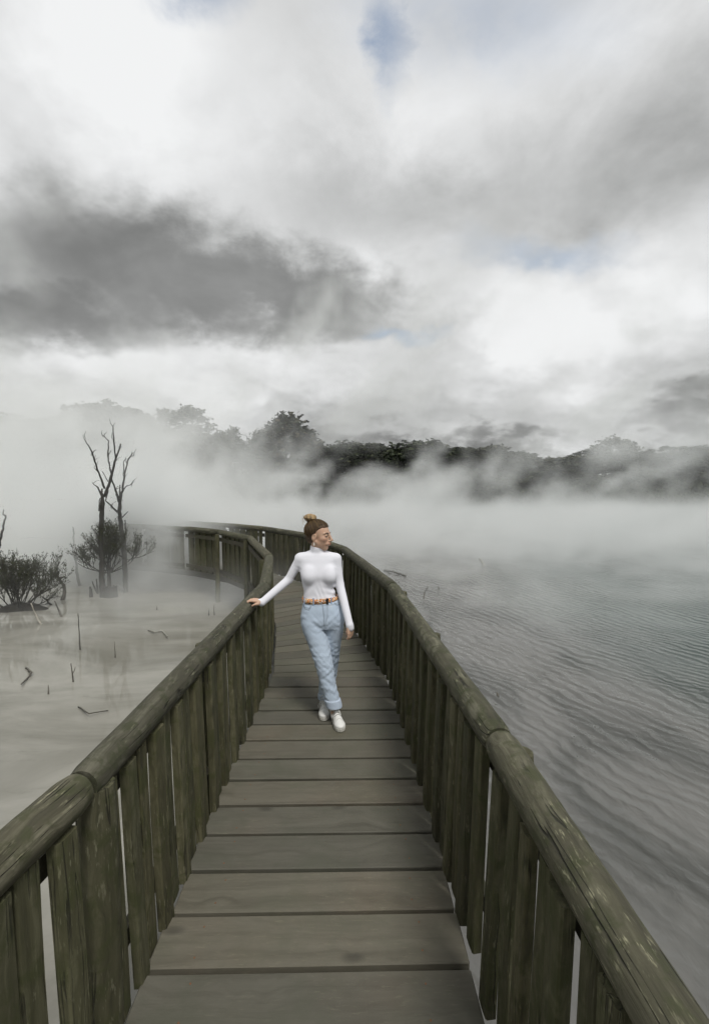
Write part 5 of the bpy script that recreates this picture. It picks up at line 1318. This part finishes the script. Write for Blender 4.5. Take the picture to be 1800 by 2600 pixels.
# high-top trainers
M_sole = flat_mat('rubber_sole', (0.60, 0.59, 0.54), 0.7, 0.12, 60); M_lace = flat_mat('white_lace', (0.74, 0.74, 0.72), 0.8, 0.05, 100); M_eye = flat_mat('metal_eyelet', (0.22, 0.22, 0.22), 0.4)
def sneaker(heel, toe, ankle, label):
    heel, toe = np.array((*heel, 0.0)), np.array((*toe, 0.0)); d_ = toe - heel; L = np.linalg.norm(d_); d_ /= L; sd = np.cross(d_, (0, 0, 1)); up = np.array((0, 0, 1.0))
    F = Field(np.minimum(heel, toe) - (0.08, 0.08, 0.01), np.maximum(heel, toe) + (0.08, 0.08, 0.20), 0.004)
    A = np.stack([d_, sd, up])
    F.ell(heel + d_ * 0.045 + up * 0.045, (0.044, 0.034, 0.040), A, 0.0)
    F.ell(heel + d_ * (L * 0.50) + up * 0.042, (0.085, 0.038, 0.036), A, 0.02)
    F.ell(heel + d_ * (L - 0.065) + up * 0.036, (0.064, 0.046, 0.030), A, 0.02)
    an = np.array(ankle)
    F.cone(heel + d_ * 0.055 + up * 0.055, an, 0.040, 0.043, 0.02)
    F.cone(heel + d_ * 0.085 + up * 0.075, heel + d_ * (L * 0.62) + up * 0.050, 0.028, 0.026, 0.02)
    F.put(lambda X, Y, Z: Z - 0.022, heel - 0.2, toe + 0.2, 0.0, True)
    F.cone(an + up * 0.030, an + up * 0.09, 0.040, 0.05, 0.004, True)
    V1, F1 = F.mesh()
    def paint(v):
        l = (v - heel) @ d_; s_ = (v - heel) @ sd; c = np.tile(np.array((0.80, 0.80, 0.77, 1.0)), (len(v), 1))
        cap = np.exp(-((l - (L - 0.085) - 0.35 * np.abs(s_)) / 0.0032) ** 2) * 0.5
        side = np.exp(-((np.abs(s_) - 0.024 - 0.1 * (l - 0.1)) / 0.003) ** 2) * (l < L - 0.085) * (v[:, 2] > 0.055) * 0.35
        dirt = np.clip((0.045 - v[:, 2]) / 0.03, 0, 1) * 0.22
        k = np.clip(cap + side + dirt, 0, 1)[:, None]; c[:, :3] = c[:, :3] * (1 - k) + np.array((0.26, 0.25, 0.22)) * k; return c
    up_ = np_mesh('sneaker', V1, F1, M_shoe, person, paint)
    up_['label'] = label
    # sole: outline swept between deck and upper
    n = 30; v = []
    for zz, gr in ((0.0015, -0.004), (0.006, 0.0), (0.028, 0.001), (0.031, -0.004)):
        for i in range(n):
            a = 2 * math.pi * i / n; t = 0.5 - 0.5 * math.cos(a); half = float(np.interp(t, [0, .06, .2, .45, .7, .88, .97, 1], [0.0, 0.024, 0.035, 0.036, 0.047, 0.042, 0.024, 0.0])) + gr
            sg = 1 if a <= math.pi else -1
            pos = heel + d_ * (-0.006 + t * (L + 0.006) + (gr if t > 0.5 else -gr)) + sd * half * sg + up * zz; v.append(tuple(pos))
    f = [(r_ * n + i, r_ * n + (i + 1) % n, (r_ + 1) * n + (i + 1) % n, (r_ + 1) * n + i) for r_ in range(3) for i in range(n)] + [tuple(range(n))[::-1], tuple(3 * n + i for i in range(n))]
    link('sole', pydata('sole', v, f), M_sole, up_, smooth=False)
    # laces across the tongue
    lm = MB(); em = MB()
    for i in range(6):
        t = L - 0.105 - i * 0.020; zt = 0.078 + i * 0.0125 * (1.0 if i < 3 else 1.25) - (0.004 if i == 0 else 0)
        c_ = heel + d_ * t + up * zt
        hw = 0.020 + 0.001 * i
        lm.tube([c_ + sd * hw - up * 0.010, c_ + sd * hw * 0.5 + up * 0.002, c_ + up * 0.004, c_ - sd * hw * 0.5 + up * 0.002, c_ - sd * hw - up * 0.010], [0.0032] * 5, 6)
        for q in (-1, 1): em.tube([c_ + sd * q * (hw + 0.002) - up * 0.016, c_ + sd * q * (hw + 0.006) - up * 0.012], [0.0035, 0.0035], 6)
    b_ = heel + d_ * (L - 0.16) + up * 0.105 - sd * 0.0
    for q, w_ in ((1, 0.05), (1, 0.035), (-1, 0.03)):
        lm.tube([b_, b_ + sd * q * w_ * 0.6 + up * 0.004 + d_ * 0.012, b_ + sd * q * w_ - up * 0.03 + d_ * 0.02, b_ + sd * q * (w_ * 0.9) - up * 0.055 + d_ * 0.02], [0.003] * 4, 6)
    lm.build('laces', M_lace, up_, True); em.build('eyelets', M_eye, up_)
    return up_
S_ = sorted(leg_f)[0]; sneaker((-0.104, 3.985), (-0.036, 3.722), (S_[1], S_[2] - 0.002, S_[0] + 0.015), 'stepping forward white high-top trainer')
S_ = sorted(leg_b)[0]; sneaker((-0.196, 4.175), (-0.184, 3.905), (S_[1], S_[2] - 0.002, S_[0] - 0.03), 'white high-top trainer behind, half hidden')
